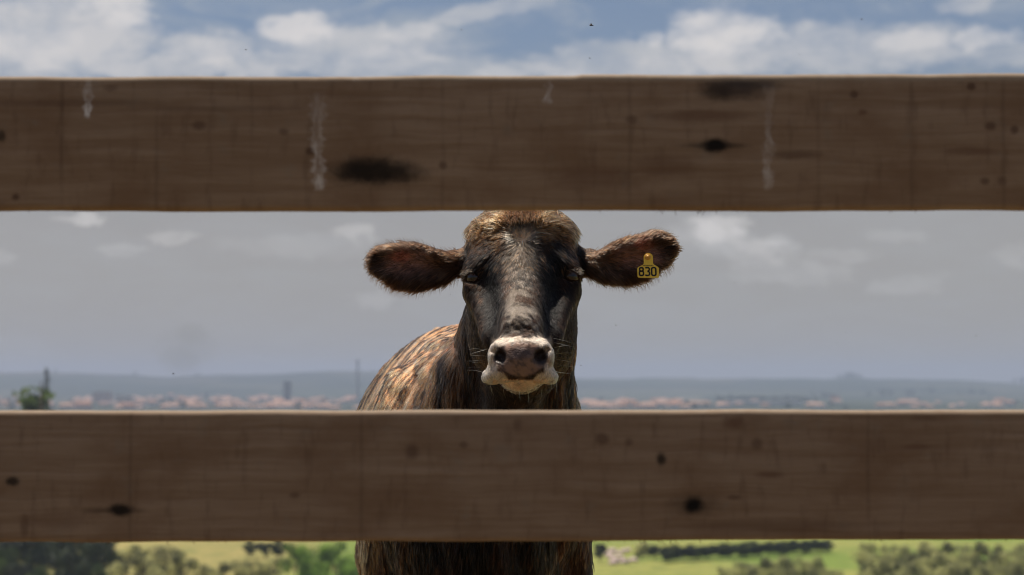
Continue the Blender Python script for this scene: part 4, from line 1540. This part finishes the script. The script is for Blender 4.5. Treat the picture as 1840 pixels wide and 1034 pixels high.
def put_house(px, Y, key, s=1.0, r_=None):
    dt, lb = HP[key]
    e = empty('house', on_ground(px, Y), lb, 'house', 'houses of the far town', r_ if r_ is not None else rnd.uniform(-.8, .8))
    e.scale = (s,) * 3
    for nm, d in dt:
        o = bpy.data.objects.new(nm, d); COL.objects.link(o); o.parent = e


def edge_Y(py):          # depth at which flat valley floor appears at photo row py
    return (EYE + 42.0) / ((py - 690) / 4344.4)


for i in range(230):
    px = rnd.choice([rnd.uniform(-30, 660), rnd.uniform(100, 660), rnd.uniform(300, 660), rnd.uniform(-30, 660), rnd.uniform(1040, 1300), rnd.uniform(1040, 1860)])
    py = rnd.uniform(716, 737) if px < 1000 else rnd.uniform(726, 737)
    put_house(px, edge_Y(py), (rnd.choice([0, 0, 1, 1, 2]), rnd.choice([0, 0, 0, 1])), rnd.uniform(.9, 1.7))


def slab(px, Y, wx, wy, hz, label, wm, rm, floors, cols, name='apartment_building', cat='building'):
    e = empty(name, on_ground(px, Y), label, cat)
    v, f = boxv(-wx / 2, wx / 2, -wy / 2, wy / 2, -3, hz)
    mesh_obj('wall', v, f, wm, e)
    v, f = boxv(-wx / 2 - .4, wx / 2 + .4, -wy / 2 - .4, wy / 2 + .4, hz + .01, hz + 1.1)
    mesh_obj('roof', v, f, rm, e)
    wins = []
    cw, fh = wx / cols, (hz - 1) / floors
    for a in range(cols):
        for b_ in range(floors):
            v, f = (boxv(-wx / 2 + cw * (a + .25), -wx / 2 + cw * (a + .75), -wy / 2 - .06, -wy / 2 + .1, .8 + fh * (b_ + .25), .8 + fh * (b_ + .75)))
            mesh_obj('window', v, f, winm, e)
    return e


greym = simple('grey_concrete', (.34, .33, .34), .8, .15, .2)
slab(517, 5000, 15, 14, 47, 'lone grey tower block rising above the far town', greym, roofm[2], 10, 3)
slab(185, 5600, 42, 18, 24, 'wide grey pink apartment block in the far town on the left', wallm[2], roofm[1], 5, 7)
slab(225, 5450, 34, 16, 15, 'lower cream block right of the wide pink block in the town', wallm[1], roofm[0], 3, 6)
slab(1370, 4800, 150, 40, 8, 'long white shed with pale flat roof at the foot of the hills', wallm[0], simple('white_sheet_roof', (.75, .74, .72), .4, .06, .1), 1, 12, 'warehouse', 'warehouse')
slab(1500, 5200, 18, 14, 16, 'pinkish block near the right end of the long shed', wallm[2], roofm[1], 5, 4)

# mast
e = empty('chimney_mast', on_ground(643, 5000), 'thin grey mast standing above the far town beside the cow', 'mast')
v, f = [], []
for i, (z, r_) in enumerate([(-2, 3.2), (20, 2.6), (60, 2.0), (86, 1.8), (86.5, 3.0), (92, 3.0), (92.5, 1.0)]):
    for j in range(10):
        a = 2 * math.pi * j / 10
        v.append((r_ * math.cos(a), r_ * math.sin(a), z))
for i in range(6):
    for j in range(10):
        f.append((i * 10 + j, i * 10 + (j + 1) % 10, (i + 1) * 10 + (j + 1) % 10, (i + 1) * 10 + j))
f.append(tuple(range(60, 70)))
mesh_obj('shaft', v, f, greym, e)
v, f = boxv(-.3, .3, -.3, .3, 92.5, 97)
mesh_obj('antenna', v, f, greym, e)

for i in range(46):
    px = rnd.uniform(-40, 660) if rnd.random() < .6 else rnd.uniform(1040, 1860)
    put_tree(T_far[rnd.randrange(2)], on_ground(px, edge_Y(rnd.uniform(714, 738))), rnd.uniform(.9, 1.7), rz(), 'small hazy tree among the far town roofs', 'trees among the far town')
for i in range(30):
    px = 1290 + i * 5.6
    put_tree(T_far[i % 2], on_ground(px, 5750 + rnd.uniform(-60, 60)), rnd.uniform(1.2, 1.9), rz(), 'hazy dark tree of the windbreak behind the long shed', 'windbreak trees behind the shed')
for (px, Y, s) in [(1480, 6900, 2.4), (1492, 6950, 2), (1585, 7500, 2.6), (1600, 7500, 2.2), (1632, 7400, 2.2), (1640, 7600, 2), (1672, 7800, 2), (1745, 7700, 2), (1765, 7700, 1.8), (1560, 7400, 1.6)]:
    put_tree(T_far[rnd.randrange(2)], on_ground(px, Y), s, rz(), 'distant dark tree on the hazy slope at the right', 'trees on the right slope')
for (px, s) in [(1508, 2.2), (1519, 2.8), (1527, 3.2), (1536, 2.6), (1545, 2.2), (698 - 455, 2.2), (100, 1.8), (355, 1.8), (1835, 3), (1822, 2.2)]:
    put_tree(T_far[rnd.randrange(2)], on_ground(px, 10300), s, rz(), 'tree clump on the skyline of the far hills', 'trees on the skyline')
# green conifer, left, nearer than the town
for (px, Y, topr, sq, lb) in ((66, 640, 684, 1.15, 'bright green bushy conifer rising over the lower rail at the far left'), (84, 2400, 657, .42, 'slender grey blue conifer behind the green one at the far left')):
    g_ = on_ground(px, Y)
    hh = EYE - (topr - 690) / 4344.4 * Y - g_.z
    put_tree(T_cone[0] if px == 66 else T_cone[1], g_, hh / 12, .4, lb, None, sq)

# ------------------------------------------------------------------ flies
flym = simple('fly_black', (.01, .01, .01), .4, .1, 900, .5)
wingm = simple('fly_wing', (.18, .17, .16), .3, .1, 900, .5)
FL = [(1063, 46, 4.6, 1.5, 'largest fly, against blue sky above the upper rail'), (829, 54, 4.8, .9, 'fly against thin cloud left of centre above the rail'), (1548, 35, 4.8, .8, 'fly in the blue at the upper right'),
      (442, 90, 4.8, .7, 'fly before the white cloud at upper left'), (1320, 508, 4.8, .8, 'fly right of the ear tag in the grey sky'), (1107, 585, 4.8, .7, 'fly to the lower right of the ear tag'),
      (1044, 657, 4.7, .7, 'fly just right of the cow cheek'), (311, 672, 4.8, .8, 'fly above the far hills on the left'), (1754, 604, 4.8, .7, 'fly low at the far right sky'), (1519, 598, 4.8, .6, 'fly above the right hills'),
      (1437, 98, 4.8, .6, 'fly under the big cloud at upper right'), (1060, 105, 4.8, .6, 'fly just above the upper rail near the middle'), (809, 529, 4.7, .7, 'fly under the left ear')]
for (px, py, Y, s, lb) in FL:
    s *= .6
    e = empty('fly', W(px, py, Y), lb, 'fly', 'flies in the air', rnd.uniform(0, 6))
    v, f = [], []
    for i, (yy, r_) in enumerate([(-.0042, .0003), (-.0038, .0010), (-.0030, .0012), (-.0024, .0006), (-.0014, .0014), (.0, .0016), (.001, .0009), (.0024, .0015), (.0042, .0011), (.0052, .0002)]):
        for j in range(8):
            a = 2 * math.pi * j / 8
            v.append((r_ * math.cos(a), yy, r_ * math.sin(a)))
    for i in range(9):
        for j in range(8):
            f.append((i * 8 + j, (i + 1) * 8 + j, (i + 1) * 8 + (j + 1) % 8, i * 8 + (j + 1) % 8))
    mesh_obj('body', v, f, flym, e, smooth=True)
    for sx in (-1, 1):
        v = [(0, -.0008, .0012), (sx * .003, .0, .003), (sx * .0045, .0026, .0034), (sx * .0032, .0045, .003), (sx * .001, .0025, .0016)]
        v2 = v + [(a, b_, c - .0001) for a, b_, c in v]
        f = [(0, 1, 2, 3, 4), (9, 8, 7, 6, 5)] + [(i, 5 + i, 5 + (i + 1) % 5, (i + 1) % 5) for i in range(5)]
        mesh_obj('wing', v2, f, wingm, e)
    e.scale = (s,) * 3

# ------------------------------------------------------------------ haze
v, f = boxv(-15200, 15200, -15200, 15200, -80, 112)
hz = mesh_obj('haze', v, f)
hm = bpy.data.materials.new('haze_air')
hm.use_nodes = True
hm.node_tree.nodes.clear()
t = NT(hm.node_tree)
o = t.new('ShaderNodeOutputMaterial')
pv = t.new('ShaderNodeVolumePrincipled')
pv.inputs['Color'].default_value = (.48, .56, .77, 1)
pv.inputs['Density'].default_value = 1.05e-4
pv.inputs['Anisotropy'].default_value = 0.0
t.l.new(pv.outputs[0], o.inputs['Volume'])
hz.data.materials.append(hm)
tag(hz, kind='stuff')

# ------------------------------------------------------------------ faint smoke over the town
e = empty('smoke_plume', on_ground(330, 5200), 'faint grey smoke smudge rising over the far hills at the left', 'smoke')
sm = bpy.data.materials.new('thin_smoke'); sm.use_nodes = True; sm.node_tree.nodes.clear()
t = NT(sm.node_tree)
o = t.new('ShaderNodeOutputMaterial')
pv = t.new('ShaderNodeVolumePrincipled')
pv.inputs['Color'].default_value = (.35, .34, .30, 1)
pv.inputs['Density'].default_value = 2.4e-3
t.l.new(pv.outputs[0], o.inputs['Volume'])
for (px, py, rx, rz_) in ((335, 622, 62, 40), (322, 650, 40, 26), (345, 600, 30, 22)):
    v, f = [], []
    for i in range(17):
        th = math.pi * i / 16
        for j in range(28):
            ph = 2 * math.pi * j / 28
            v.append((math.sin(th) * math.cos(ph), math.sin(th) * math.sin(ph), math.cos(th)))
    for i in range(16):
        for j in range(28):
            f.append((i * 28 + j, (i + 1) * 28 + j, (i + 1) * 28 + (j + 1) % 28, i * 28 + (j + 1) % 28))
    v = np.array(v) * (.85 + .3 * fbm(np.array(v), 2.2, 3, px))[:, None]
    c_ = W(px, py, 5200) - np.array(e.location)
    k_ = 5200 / 4344.4
    ob = mesh_obj('smoke_puff', v * np.array([rx * k_, 45, rz_ * k_]) + c_, f, sm, e, smooth=True)
